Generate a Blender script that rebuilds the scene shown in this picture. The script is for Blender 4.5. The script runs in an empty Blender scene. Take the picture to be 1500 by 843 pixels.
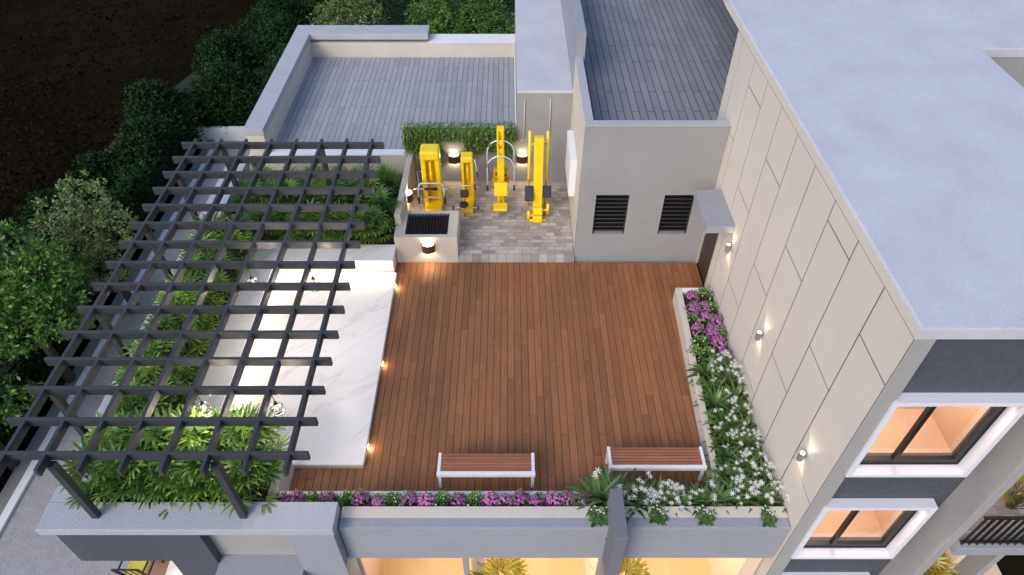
import bpy, bmesh, math, random
from mathutils import Vector, Matrix
R = math.radians
random.seed(7)
sc = bpy.context.scene
COL = sc.collection

# ------------------------------------------------------------------ camera
cam_d = bpy.data.cameras.new('camera'); cam = bpy.data.objects.new('camera', cam_d); COL.objects.link(cam)
cam.location = (0, 0, 10.4); cam.rotation_euler = (R(90 - 44.262), 0, 0)
cam_d.sensor_width = 36; cam_d.lens = 36 * 994.43 / 1500; cam_d.shift_x = 4.65 / 1500
cam_d.clip_end = 2000; cam_d.clip_start = 0.1
sc.camera = cam
# ------------------------------------------------------------------ sky, sun, exposure
SUN_EL, SUN_AZ = 38, 215          # azimuth measured clockwise from +Y
w = bpy.data.worlds.new('World'); sc.world = w; w.use_nodes = True
nt = w.node_tree; bg = nt.nodes['Background']
sky = nt.nodes.new('ShaderNodeTexSky'); sky.sky_type = 'NISHITA'; sky.sun_disc = False
sky.sun_elevation = R(SUN_EL); sky.sun_rotation = R(SUN_AZ); sky.air_density = 1.0; sky.dust_density = 1.5
nt.links.new(sky.outputs[0], bg.inputs[0]); bg.inputs[1].default_value = 0.085
sd = bpy.data.lights.new('sun', 'SUN'); sd.energy = 0.65; sd.angle = R(30); sd.color = (1, 0.93, 0.86)
so = bpy.data.objects.new('sun', sd); COL.objects.link(so)
d = Vector((math.sin(R(SUN_AZ)) * math.cos(R(SUN_EL)), math.cos(R(SUN_AZ)) * math.cos(R(SUN_EL)), math.sin(R(SUN_EL))))
so.rotation_euler = d.to_track_quat('Z', 'Y').to_euler()
sc.view_settings.view_transform = 'Standard'; sc.view_settings.look = 'None'
sc.view_settings.gamma = 1; sc.view_settings.use_curve_mapping = False
sc.view_settings.exposure = 1.42
LIGHT = 0.36                        # one factor on all lamps of the place and the added pendant light

# ------------------------------------------------------------------ helpers
def lin(r, g, b):
    f = lambda c: (c / 255 / 12.92) if c <= 10.3 else ((c / 255 + 0.055) / 1.055) ** 2.4
    return (f(r), f(g), f(b), 1)

class MB:
    def __init__(self): self.v = []; self.f = []
    def add(self, vs, fs):
        n = len(self.v); self.v += [tuple(a) for a in vs]; self.f += [tuple(i + n for i in q) for q in fs]; return self
    def box(self, x0, x1, y0, y1, z0, z1):
        return self.add([(x0,y0,z0),(x1,y0,z0),(x1,y1,z0),(x0,y1,z0),(x0,y0,z1),(x1,y0,z1),(x1,y1,z1),(x0,y1,z1)],
                        [(3,2,1,0),(4,5,6,7),(0,1,5,4),(1,2,6,5),(2,3,7,6),(3,0,4,7)])
    def obox(self, c, s, m=None):
        m = m or Matrix(); c = Vector(c); hx, hy, hz = s[0]/2, s[1]/2, s[2]/2
        vs = [c + m @ Vector(p) for p in [(-hx,-hy,-hz),(hx,-hy,-hz),(hx,hy,-hz),(-hx,hy,-hz),(-hx,-hy,hz),(hx,-hy,hz),(hx,hy,hz),(-hx,hy,hz)]]
        return self.add(vs, [(3,2,1,0),(4,5,6,7),(0,1,5,4),(1,2,6,5),(2,3,7,6),(3,0,4,7)])
    def prism(self, poly, z0, z1):
        n = len(poly)
        return self.add([(x,y,z0) for x,y in poly] + [(x,y,z1) for x,y in poly],
                        [tuple(range(n-1,-1,-1)), tuple(range(n,2*n))] + [(i,(i+1)%n,(i+1)%n+n,i+n) for i in range(n)])
    def tube(self, pts, r, n=8, rs=None, cap=True):
        pts = [Vector(p) for p in pts]; vs = []; fs = []
        for i, p in enumerate(pts):
            t = (pts[min(i+1,len(pts)-1)] - pts[max(i-1,0)]).normalized()
            a = Vector((0,0,1)) if abs(t.z) < 0.9 else Vector((1,0,0))
            u = t.cross(a).normalized(); v_ = t.cross(u)
            rr = rs[i] if rs else r
            for k in range(n):
                an = 2*math.pi*k/n; vs.append(p + u*math.cos(an)*rr + v_*math.sin(an)*rr)
        for i in range(len(pts)-1):
            for k in range(n): fs.append((i*n+k, i*n+(k+1)%n, (i+1)*n+(k+1)%n, (i+1)*n+k))
        if cap: fs.append(tuple(range(n-1,-1,-1))); fs.append(tuple(range((len(pts)-1)*n, len(pts)*n)))
        return self.add(vs, fs)
    def cyl(self, p0, p1, r, r1=None, n=16): return self.tube([p0, p1], r, n, rs=[r, r if r1 is None else r1])
    def quad(self, *p): return self.add(p, [tuple(range(len(p)))])
    def build(self, name, mat, parent=None, off=None, bevel=0, smooth=False, label=None):
        me = bpy.data.meshes.new(name)
        o_ = Vector(off) if off is not None else (wloc(parent) if parent else Vector())
        me.from_pydata([(x-o_.x, y-o_.y, z-o_.z) for x,y,z in self.v], [], self.f); me.update()
        me.materials.append(mat)
        if smooth: me.polygons.foreach_set('use_smooth', [True]*len(me.polygons))
        o = bpy.data.objects.new(name, me); COL.objects.link(o)
        if parent: o.parent = parent
        else: o.location = o_
        if bevel:
            m = o.modifiers.new('bevel','BEVEL'); m.width = bevel; m.segments = 2; m.limit_method = 'ANGLE'; m.angle_limit = R(40)
        if label: o['label'] = label
        return o

def wloc(o):
    p = Vector()
    while o: p += o.location; o = o.parent
    return p

def tag(o, label, cat, group=None):
    o['label'] = label; o['category'] = cat
    if group: o['group'] = group
    return o

def thing(name, label, cat, loc=(0,0,0), group=None):
    o = bpy.data.objects.new(name, None); o.empty_display_size = 0.2; COL.objects.link(o); o.location = loc
    return tag(o, label, cat, group)

def struct(o, kind='structure'): o['kind'] = kind; return o

KIDS = {}
def kids(o): return [c for c in o.children]
def dup(root, loc, rz=0, sc_=1.0, label=None, group=None):
    r = root.copy(); COL.objects.link(r); r.location = loc; r.rotation_euler = (0,0,rz); r.scale = (sc_,)*3 if not isinstance(sc_, tuple) else sc_
    if label: r['label'] = label
    if group: r['group'] = group
    for ch in kids(root):
        c = ch.copy(); COL.objects.link(c); c.parent = r
        for g in kids(ch):
            q = g.copy(); COL.objects.link(q); q.parent = c
    return r

# ------------------------------------------------------------------ materials
def new_mat(name):
    m = bpy.data.materials.new(name); m.use_nodes = True
    n = m.node_tree.nodes; return m, n, m.node_tree.links, n['Principled BSDF']

def N(n, t, **k):
    x = n.new(t)
    for a, b in k.items(): setattr(x, a, b)
    return x

def bump_to(n, l, b, src, strength, dist=0.01):
    bp = N(n, 'ShaderNodeBump'); bp.inputs['Strength'].default_value = strength; bp.inputs['Distance'].default_value = dist
    l.new(src, bp.inputs['Height']); l.new(bp.outputs[0], b.inputs['Normal']); return bp

def ramp(n, l, src, stops):
    r = N(n, 'ShaderNodeValToRGB'); e = r.color_ramp.elements
    while len(e) < len(stops): e.new(0.5)
    for q, (p, c) in zip(e, stops): q.position = p; q.color = c
    l.new(src, r.inputs[0]); return r.outputs[0]

def scl(c, k): return (min(c[0]*k,1), min(c[1]*k,1), min(c[2]*k,1), 1)

def plaster(name, col, rough=0.85, grain=55, strength=0.35, var=0.10, big=1.3):
    m, n, l, b = new_mat(name)
    tc = N(n, 'ShaderNodeNewGeometry').outputs['Position']
    n1 = N(n, 'ShaderNodeTexNoise'); n1.inputs['Scale'].default_value = big; n1.inputs['Detail'].default_value = 6; n1.inputs['Roughness'].default_value = 0.65
    n2 = N(n, 'ShaderNodeTexNoise'); n2.inputs['Scale'].default_value = grain; n2.inputs['Detail'].default_value = 5; n2.inputs['Roughness'].default_value = 0.6
    l.new(tc, n1.inputs[0]); l.new(tc, n2.inputs[0])
    c1 = ramp(n, l, n1.outputs[0], [(0.3, scl(col, 1-var)), (0.7, scl(col, 1+var))])
    c2 = ramp(n, l, n2.outputs[0], [(0.3, (0.86,0.86,0.87,1)), (0.7, (1,1,1,1))])
    mx = N(n, 'ShaderNodeMix', data_type='RGBA', blend_type='MULTIPLY'); mx.inputs[0].default_value = 1
    l.new(c1, mx.inputs[6]); l.new(c2, mx.inputs[7]); l.new(mx.outputs[2], b.inputs['Base Color'])
    b.inputs['Roughness'].default_value = rough
    bump_to(n, l, b, n2.outputs[0], strength, 0.02)
    return m

def simple(name, col, rough=0.5, metal=0, noise=0.08, spec=None):
    m, n, l, b = new_mat(name)
    tc = N(n, 'ShaderNodeNewGeometry').outputs['Position']
    n1 = N(n, 'ShaderNodeTexNoise'); n1.inputs['Scale'].default_value = 9; n1.inputs['Detail'].default_value = 5
    l.new(tc, n1.inputs[0])
    l.new(ramp(n, l, n1.outputs[0], [(0.3, scl(col, 1-noise)), (0.7, scl(col, 1+noise))]), b.inputs['Base Color'])
    l.new(ramp(n, l, n1.outputs[0], [(0.3, (max(rough-.08,0),)*3+(1,)), (0.7, (min(rough+.08,1),)*3+(1,))]), b.inputs['Roughness'])
    b.inputs['Metallic'].default_value = metal
    if spec is not None: b.inputs['Specular IOR Level'].default_value = spec
    return m

def emit(name, col, strength):
    m, n, l, b = new_mat(name)
    b.inputs['Base Color'].default_value = (0.8,0.8,0.8,1)
    b.inputs['Emission Color'].default_value = col; b.inputs['Emission Strength'].default_value = strength
    return m

def leaf(name, dark, light, rough=0.42, trans=0.18):
    m, n, l, b = new_mat(name)
    g = N(n, 'ShaderNodeNewGeometry'); oi = N(n, 'ShaderNodeObjectInfo')
    mth = N(n, 'ShaderNodeMath', operation='MULTIPLY_ADD'); l.new(oi.outputs['Random'], mth.inputs[0]); mth.inputs[1].default_value = 0.35
    l.new(g.outputs['Random Per Island'], mth.inputs[2])
    mr = N(n, 'ShaderNodeMath', operation='DIVIDE'); l.new(mth.outputs[0], mr.inputs[0]); mr.inputs[1].default_value = 1.35
    c = ramp(n, l, mr.outputs[0], [(0.05, dark), (0.95, light)])
    l.new(c, b.inputs['Base Color']); b.inputs['Roughness'].default_value = rough
    tr = N(n, 'ShaderNodeBsdfTranslucent'); l.new(c, tr.inputs[0])
    ms = N(n, 'ShaderNodeMixShader'); ms.inputs[0].default_value = trans
    l.new(b.outputs[0], ms.inputs[1]); l.new(tr.outputs[0], ms.inputs[2]); l.new(ms.outputs[0], n['Material Output'].inputs[0])
    return m

def brickmat(name, c1, c2, mortar, bw, rh, ms, swap, offset=0.5, rough=0.8, bump=0.5, patch=None, freq=2, squash=1):
    """paving whose long side runs along Y when swap, else along X"""
    m, n, l, b = new_mat(name)
    pos = N(n, 'ShaderNodeNewGeometry').outputs['Position']
    s = N(n, 'ShaderNodeSeparateXYZ'); cmb = N(n, 'ShaderNodeCombineXYZ'); l.new(pos, s.inputs[0])
    l.new(s.outputs[1 if swap else 0], cmb.inputs[0]); l.new(s.outputs[0 if swap else 1], cmb.inputs[1])
    br = N(n, 'ShaderNodeTexBrick'); br.offset = offset; br.offset_frequency = freq; br.squash = squash; br.squash_frequency = 3
    br.inputs['Color1'].default_value = c1; br.inputs['Color2'].default_value = c2; br.inputs['Mortar'].default_value = mortar
    br.inputs['Scale'].default_value = 1; br.inputs['Brick Width'].default_value = bw; br.inputs['Row Height'].default_value = rh
    br.inputs['Mortar Size'].default_value = ms; br.inputs['Mortar Smooth'].default_value = 0.15
    l.new(cmb.outputs[0], br.inputs[0])
    n2 = N(n, 'ShaderNodeTexNoise'); n2.inputs['Scale'].default_value = 38; n2.inputs['Detail'].default_value = 8; n2.inputs['Roughness'].default_value = 0.7
    l.new(pos, n2.inputs[0])
    n3 = N(n, 'ShaderNodeTexNoise'); n3.inputs['Scale'].default_value = 1.4; n3.inputs['Detail'].default_value = 4; l.new(pos, n3.inputs[0])
    cur = br.outputs[0]
    if patch:
        mx = N(n, 'ShaderNodeMix', data_type='RGBA', blend_type='MIX')
        l.new(ramp(n, l, n3.outputs[0], [(0.42,(0,0,0,1)),(0.62,(.75,.75,.75,1))]), mx.inputs[0]); l.new(cur, mx.inputs[6])
        mm = N(n, 'ShaderNodeMix', data_type='RGBA', blend_type='MULTIPLY'); mm.inputs[0].default_value = 1; l.new(cur, mm.inputs[6]); mm.inputs[7].default_value = patch
        l.new(mm.outputs[2], mx.inputs[7]); cur = mx.outputs[2]
    mx = N(n, 'ShaderNodeMix', data_type='RGBA', blend_type='MULTIPLY'); mx.inputs[0].default_value = 1
    l.new(cur, mx.inputs[6]); l.new(ramp(n, l, n2.outputs[0], [(0.3,(.72,.72,.72,1)),(0.7,(1.1,1.1,1.1,1))]), mx.inputs[7])
    l.new(mx.outputs[2], b.inputs['Base Color']); b.inputs['Roughness'].default_value = rough
    ad = N(n, 'ShaderNodeMath', operation='MULTIPLY_ADD'); l.new(n2.outputs[0], ad.inputs[0]); ad.inputs[1].default_value = 0.35
    inv = N(n, 'ShaderNodeMath', operation='SUBTRACT'); inv.inputs[0].default_value = 1; l.new(br.outputs['Fac'], inv.inputs[1]); l.new(inv.outputs[0], ad.inputs[2])
    bump_to(n, l, b, ad.outputs[0], bump, 0.012)
    return m

def woodmat(name, a, c, rough=0.5, along='Y'):
    m, n, l, b = new_mat(name)
    g = N(n, 'ShaderNodeNewGeometry'); mp = N(n, 'ShaderNodeMapping')
    mp.inputs['Scale'].default_value = (28, 1.3, 28) if along == 'Y' else (1.3, 28, 28)
    ofs = N(n, 'ShaderNodeVectorMath', operation='SCALE'); cb = N(n, 'ShaderNodeCombineXYZ')
    l.new(g.outputs['Random Per Island'], cb.inputs[0]); l.new(g.outputs['Random Per Island'], cb.inputs[1]); l.new(cb.outputs[0], ofs.inputs[0]); ofs.inputs['Scale'].default_value = 40
    va = N(n, 'ShaderNodeVectorMath', operation='ADD'); l.new(g.outputs['Position'], va.inputs[0]); l.new(ofs.outputs[0], va.inputs[1])
    l.new(va.outputs[0], mp.inputs[0])
    n1 = N(n, 'ShaderNodeTexNoise'); n1.inputs['Scale'].default_value = 1.6; n1.inputs['Detail'].default_value = 7; n1.inputs['Roughness'].default_value = 0.65; n1.inputs['Distortion'].default_value = 0.6
    l.new(mp.outputs[0], n1.inputs[0])
    c1 = ramp(n, l, g.outputs['Random Per Island'], [(0.0, a), (1.0, c)])
    mx = N(n, 'ShaderNodeMix', data_type='RGBA', blend_type='MULTIPLY'); mx.inputs[0].default_value = 1
    l.new(c1, mx.inputs[6]); l.new(ramp(n, l, n1.outputs[0], [(0.28,(.66,.62,.60,1)),(0.68,(1.06,1.04,1.02,1))]), mx.inputs[7])
    nb_ = N(n, 'ShaderNodeTexNoise'); nb_.inputs['Scale'].default_value = 0.9; nb_.inputs['Detail'].default_value = 7; nb_.inputs['Roughness'].default_value = 0.7; l.new(g.outputs['Position'], nb_.inputs[0])
    m2 = N(n, 'ShaderNodeMix', data_type='RGBA', blend_type='MULTIPLY'); m2.inputs[0].default_value = 1
    l.new(mx.outputs[2], m2.inputs[6]); l.new(ramp(n, l, nb_.outputs[0], [(0.3,(.84,.84,.85,1)),(0.65,(1.04,1.03,1.02,1))]), m2.inputs[7])
    l.new(m2.outputs[2], b.inputs['Base Color'])
    l.new(ramp(n, l, n1.outputs[0], [(0.3,(rough+.12,)*3+(1,)),(0.7,(rough-.08,)*3+(1,))]), b.inputs['Roughness'])
    bump_to(n, l, b, n1.outputs[0], 0.25, 0.004)
    return m

def marblemat(name):
    m, n, l, b = new_mat(name)
    pos = N(n, 'ShaderNodeNewGeometry').outputs['Position']
    mp = N(n, 'ShaderNodeMapping'); mp.inputs['Rotation'].default_value = (0.3, 0.2, R(-38)); l.new(pos, mp.inputs[0])
    n0 = N(n, 'ShaderNodeTexNoise'); n0.inputs['Scale'].default_value = 1.1; n0.inputs['Detail'].default_value = 8; n0.inputs['Roughness'].default_value = 0.6; l.new(mp.outputs[0], n0.inputs[0])
    mr = N(n, 'ShaderNodeMapping'); mr.inputs['Scale'].default_value = (0.28, 1.5, 1); l.new(mp.outputs[0], mr.inputs[0])
    n1 = N(n, 'ShaderNodeTexNoise'); n1.inputs['Scale'].default_value = 1.0; n1.inputs['Detail'].default_value = 6; n1.inputs['Roughness'].default_value = 0.55; n1.inputs['Distortion'].default_value = 0.9; l.new(mr.outputs[0], n1.inputs[0])
    sb = N(n, 'ShaderNodeMath', operation='SUBTRACT'); l.new(n1.outputs[0], sb.inputs[0]); sb.inputs[1].default_value = 0.5
    ab = N(n, 'ShaderNodeMath', operation='ABSOLUTE'); l.new(sb.outputs[0], ab.inputs[0])
    v = ramp(n, l, ab.outputs[0], [(0.0,(.84,.82,.81,1)),(0.010,(.94,.93,.92,1)),(0.035,(1,1,1,1))])
    c = ramp(n, l, n0.outputs[0], [(0.3,(.88,.84,.815,1)),(0.6,(.93,.895,.87,1))])
    mx = N(n, 'ShaderNodeMix', data_type='RGBA', blend_type='MULTIPLY'); mx.inputs[0].default_value = 1
    l.new(c, mx.inputs[6]); l.new(v, mx.inputs[7]); l.new(mx.outputs[2], b.inputs['Base Color']); b.inputs['Roughness'].default_value = 0.32
    return m

M = {}
M['beige'] = plaster('beige_cladding', lin(212,201,191), 0.8, 70, 0.12, 0.04)
M['cream'] = plaster('cream_plaster', lin(205,196,184), 0.85, 60, 0.25, 0.06)
M['roof'] = plaster('roof_render', lin(191,191,199), 0.9, 46, 0.4, 0.09)
M['grey'] = plaster('grey_render', lin(150,149,150), 0.9, 42, 0.6, 0.05)
M['bluegrey'] = plaster('blue_grey_render', lin(150,152,160), 0.9, 42, 0.5, 0.05)
M['coping'] = plaster('pale_coping', lin(172,174,182), 0.9, 42, 0.6, 0.06)
M['fin'] = plaster('mid_grey_render', lin(112,113,120), 0.9, 40, 0.5, 0.06)
M['strip'] = plaster('warm_grey_render', lin(158,155,153), 0.9, 40, 0.25, 0.04)
M['slate'] = brickmat('slate_cladding', lin(72,75,84), lin(80,82,91), lin(58,60,68), 1.1, 0.6, 0.004, False, rough=0.6, bump=0.2)
M['darkrender'] = plaster('charcoal_render', lin(74,77,86), 0.8, 26, 0.5, 0.16, 9)
M['planks'] = brickmat('roof_pavers', lin(132,135,144), lin(144,146,154), lin(84,87,96), 2.4, 0.17, 0.012, True, 0.37, 0.85, 0.5, (0.86,0.87,0.9,1))
M['rear_planks'] = brickmat('rear_roof_pavers', lin(152,153,159), lin(166,167,172), lin(112,114,120), 2.4, 0.15, 0.010, True, 0.37, 0.85, 0.5, (0.9,0.9,0.92,1))
M['gympave'] = brickmat('cobble_paving', lin(200,192,186), lin(152,143,138), lin(150,142,137), 0.19, 0.125, 0.007, False, 0.37, 0.75, 0.5, (0.80,0.77,0.76,1), 2, 1.6)
M['road'] = plaster('road_paving', lin(158,156,158), 0.9, 14, 0.9, 0.12, 4)
M['roadstrip'] = plaster('road_edge', lin(132,131,132), 0.9, 20, 0.6, 0.1, 2)
M['kerb'] = plaster('white_kerb', lin(225,225,228), 0.8, 30, 0.2, 0.05)
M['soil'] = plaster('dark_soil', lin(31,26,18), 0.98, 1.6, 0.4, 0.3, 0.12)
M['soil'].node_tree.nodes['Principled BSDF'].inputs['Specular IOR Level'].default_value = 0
M['bedsoil'] = plaster('bed_soil', lin(52,42,34), 0.95, 30, 1.0, 0.3, 6)
M['deck'] = woodmat('deck_boards', lin(136,91,57), lin(158,106,67), 0.58)
M['benchwood'] = woodmat('bench_slats', lin(150,98,70), lin(176,120,88), 0.42, 'X')
M['dark_gap'] = simple('dark_underlay', lin(40,26,20), 0.9)
M['marble'] = marblemat('white_marble')
M['white'] = simple('white_metal', lin(222,222,226), 0.4, 0, 0.03)
M['whiteplaster'] = plaster('white_frame', lin(216,216,224), 0.8, 50, 0.1, 0.02)
M['pergola'] = simple('charcoal_steel', lin(54,55,60), 0.5, 0, 0.10)
M['black'] = simple('black_metal', lin(30,29,30), 0.4, 0, 0.1)
M['rubber'] = simple('black_rubber', lin(36,35,38), 0.6, 0, 0.15)
M['louvre'] = simple('louvre_black', lin(44,43,45), 0.45, 0, 0.1)
M['yellow'] = simple('yellow_paint', lin(244,204,20), 0.38, 0, 0.05)
M['yellow_dark'] = simple('yellow_paint_dull', lin(208,164,22), 0.5, 0, 0.08)
M['chrome'] = simple('pale_steel', lin(205,205,208), 0.3, 0.3, 0.04)
M['brown'] = simple('bronze_metal', lin(92,58,40), 0.45, 0.2, 0.15)
M['silver'] = simple('satin_silver', lin(150,150,152), 0.4, 0.5, 0.05)
M['door'] = woodmat('door_wood', lin(62,46,42), lin(72,54,48), 0.5)
M['doorframe'] = simple('door_frame_paint', lin(178,168,158), 0.6)
M['palm'] = leaf('fan_palm_leaf', lin(36,74,30), lin(142,178,78), 0.4, 0.22)
M['palm_dark'] = leaf('dark_palm_leaf', lin(48,88,38), lin(126,166,72), 0.4, 0.2)
M['palm_gold'] = leaf('golden_palm_leaf', lin(120,116,34), lin(190,176,70), 0.4, 0.2)
M['stem'] = simple('palm_stem', lin(86,84,48), 0.7, 0, 0.2)
M['lily'] = leaf('strap_leaf', lin(44,72,38), lin(104,134,66), 0.38, 0.15)
M['petalw'] = leaf('white_petal', lin(226,226,224), lin(250,250,248), 0.5, 0.3)
M['petalp'] = leaf('purple_petal', lin(140,50,132), lin(222,138,208), 0.5, 0.3)
M['foliage'] = leaf('small_leaf', lin(58,98,38), lin(140,180,84), 0.45, 0.2)
M['ivy'] = leaf('ivy_leaf', lin(46,74,32), lin(112,142,62), 0.45, 0.15)
M['tree_green'] = leaf('bright_tree_leaf', lin(36,68,22), lin(104,146,50), 0.5, 0.2)
M['tree_olive'] = leaf('olive_tree_leaf', lin(74,94,50), lin(140,154,92), 0.5, 0.2)
M['hedge'] = leaf('hedge_leaf', lin(22,42,22), lin(46,74,38), 0.8, 0.1)
M['hedge'].node_tree.nodes['Principled BSDF'].inputs['Specular IOR Level'].default_value = 0.15
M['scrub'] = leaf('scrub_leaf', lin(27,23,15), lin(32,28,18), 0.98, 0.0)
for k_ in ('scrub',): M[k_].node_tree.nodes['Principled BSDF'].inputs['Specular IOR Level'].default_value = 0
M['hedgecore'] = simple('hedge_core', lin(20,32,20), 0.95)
M['bark'] = plaster('bark', lin(70,62,54), 0.95, 20, 1.0, 0.3, 6)
M['glow'] = emit('lamp_glow', (1.0,0.80,0.52,1), 6)
M['glow_soft'] = emit('lamp_glow_soft', (1.0,0.80,0.55,1), 3)
M['bulb'] = emit('added_bulb_glow', (1.0,0.80,0.55,1), 0.25)  # added glow; the pendant bulbs themselves are unlit
M['led'] = emit('led_glow', (1.0,0.84,0.62,1), 5)
M['roomwall'] = plaster('room_wall', lin(230,202,176), 0.8, 30, 0.05, 0.03)
M['roomfloor'] = brickmat('room_floor_tiles', lin(214,182,132), lin(204,170,122), lin(190,158,114), 0.8, 0.8, 0.004, False, rough=0.5, bump=0.1)
M['curtain'] = simple('room_blind', lin(236,196,160), 0.8)
M['cushion'] = simple('yellow_cushion', lin(206,190,84), 0.85, 0, 0.06)
M['patio'] = plaster('patio_brown', lin(150,122,102), 0.85, 20, 0.3, 0.08)
m, n, l, b = new_mat('window_glass'); b.inputs['Base Color'].default_value = (0.95,0.97,1,1); b.inputs['Roughness'].default_value = 0.03
tr = N(n,'ShaderNodeBsdfTransparent'); gl = N(n,'ShaderNodeBsdfGlossy'); gl.inputs['Roughness'].default_value = 0.03
fr = N(n,'ShaderNodeFresnel'); fr.inputs[0].default_value = 1.5; ms = N(n,'ShaderNodeMixShader')
l.new(fr.outputs[0], ms.inputs[0]); l.new(tr.outputs[0], ms.inputs[1]); l.new(gl.outputs[0], ms.inputs[2]); l.new(ms.outputs[0], n['Material Output'].inputs[0])
M['glass'] = m

WARM = (1.0, 0.74, 0.45)
def lamp(kind, loc, energy, size=0.05, color=WARM, parent=None, rot=None, spot=None, blend=0.5, sy=None, name='lamp_light'):
    ld = bpy.data.lights.new(name, kind); ld.energy = energy * LIGHT; ld.color = color
    if kind == 'AREA':
        ld.size = size
        if sy: ld.shape = 'RECTANGLE'; ld.size_y = sy
    else: ld.shadow_soft_size = size
    if spot: ld.spot_size = R(spot); ld.spot_blend = blend
    o = bpy.data.objects.new(name, ld); COL.objects.link(o)
    if parent: o.parent = parent; o.location = Vector(loc) - wloc(parent)
    else: o.location = loc
    if rot: o.rotation_euler = rot
    return o
UP, DOWN = (R(180),0,0), (0,0,0)

# =================================================================== SETTING
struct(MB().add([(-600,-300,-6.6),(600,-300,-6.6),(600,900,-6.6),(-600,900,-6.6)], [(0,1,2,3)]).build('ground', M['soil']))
struct(MB().box(-13.2,7.0,-6,27,-6.75,-6.5).build('road', M['road']))
struct(MB().box(-13.42,-13.2,-6,27,-6.75,-6.42).build('road_kerb', M['kerb']))
struct(MB().box(-13.8,-13.42,-6,27,-6.75,-6.46).build('road_edge_strip', M['roadstrip']))
tag(MB().box(-14.4,-6.6,27.0,27.25,-6.6,-5.9).build('boundary_wall', M['kerb'], bevel=0.01), 'low white boundary wall closing the far end of the grey road', 'wall')

# timber deck: every board with its own groove
mb = MB()
bw = 0.137; rng = random.Random(3)
nb = int((4.26+3.72)/bw)+1
for i in range(nb):
    x0 = -3.72 + i*bw; x1 = min(x0 + bw - 0.007, 4.27)
    if x1 - x0 < 0.03: continue
    k = round((x0 - 0.915)/bw)
    yj = 6.889 + 0.43*k
    cuts = [5.44] + sorted(y for y in (yj + 2.145*j for j in range(-30,31)) if 5.5 < y < 11.45) + [11.49]
    for a, c in zip(cuts, cuts[1:]):
        dz = rng.uniform(-0.001, 0.001); mb.box(x0, x1, a+0.003, c-0.003, -0.025, dz)
struct(mb.build('deck', M['deck'], bevel=0.003))
struct(MB().box(-3.74,4.28,5.44,11.5,-0.10,-0.032).build('deck_base', M['dark_gap']))
struct(MB().box(-2.42,1.49,11.52,14.45,-0.3,0.15).build('gym_paving', M['gympave'], bevel=0.008))

# =================================================================== HOUSE BELOW THE TERRACE
house = thing('terrace_house', 'grey rendered house under the roof terrace with slate panel and lit balconies below', 'house', (0,4.83,-6.5))
mb = MB(); mb.box(-6.9,4.28,8.2,14.44,-6.5,-0.34); mb.box(-6.9,4.28,5.1,8.2,-0.44,-0.34)
mb.build('core_wall', M['cream'], house)
MB().box(-2.59,4.29,4.834,5.19,-0.46,0.585).build('front_beam', M['bluegrey'], house, bevel=0.012)
MB().box(-2.585,1.5,5.0,5.185,0.586,0.592).add(*(lambda v,f:(v,f))([(1.7,5.0,0.592),(4.288,5.0,0.592),(4.288,5.185,0.592),(1.7,5.185,0.592)],[(0,1,2,3)])).build('trough_coping', M['cream'], house)
# corner parapet with overhanging coping
MB().box(-6.97,-2.59,4.654,5.11,0.72,0.885).build('front_coping', M['coping'], house, bevel=0.012)
MB().box(-6.97,-6.5,5.113,14.42,0.72,0.885).build('left_coping', M['coping'], house, bevel=0.012)
mb = MB(); mb.box(-6.9,-6.55,6.65,14.40,-6.5,-0.372); mb.box(-6.9,-6.55,5.14,14.40,-0.37,0.718); mb.box(-6.54,-4.72,4.80,5.08,-0.3,0.718)
mb.build('left_wall', M['cream'], house)
mb = MB(); mb.box(-6.87,-4.70,4.75,5.05,-0.37,0.717); mb.box(-5.42,-4.70,4.752,5.3,-6.5,-0.385)
mb.build('slate_panel', M['slate'], house, bevel=0.004)
mb = MB(); mb.box(-3.30,-2.605,4.656,5.12,-0.60,0.717); mb.box(-3.30,-2.605,4.66,5.12,-6.5,-0.62)
mb.build('front_pillar', M['bluegrey'], house, bevel=0.008)
MB().box(-4.699,-3.302,4.90,5.06,-0.47,0.716).build('recess_panel', M['strip'], house)
MB().box(-4.699,-3.302,4.40,5.2,-0.9,-0.48).build('recess_ledge', M['bluegrey'], house, bevel=0.008)
# balcony storey below
mb = MB(); mb.box(-2.6,4.27,4.6,8.19,-3.2,-3.0); mb.build('balcony_floor', M['roomfloor'], house)
mb = MB(); mb.box(-0.76,-0.68,4.86,5.0,-3.0,-0.462); mb.build('balcony_post', M['bluegrey'], house)
for xa, xb, ya in ((-2.75,-2.56,5.13),(-0.66,-0.42,5.2),(1.5,1.74,5.0),(4.0,4.27,5.0)): MB().box(xa,xb,ya,8.19,-3.0,-0.45).build('balcony_partition', M['roomwall'], house)
for x, e in ((-1.6,70),(0.5,110),(2.9,110)):
    lamp('POINT', (x,6.3,-0.9), e, 0.12, (1,0.85,0.62), house)
# side balcony seen under the slate panel
mb = MB(); mb.box(-7.45,-6.78,4.6,6.6,-3.2,-3.0); mb.build('side_balcony', M['patio'], house, bevel=0.01)
MB().box(-6.779,-5.3,4.6,7.5,-3.2,-2.998).build('side_balcony_floor', M['marble'], house)
lamp('POINT', (-6.0,5.9,-1.2), 35, 0.1, (1,0.8,0.6), house)

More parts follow.
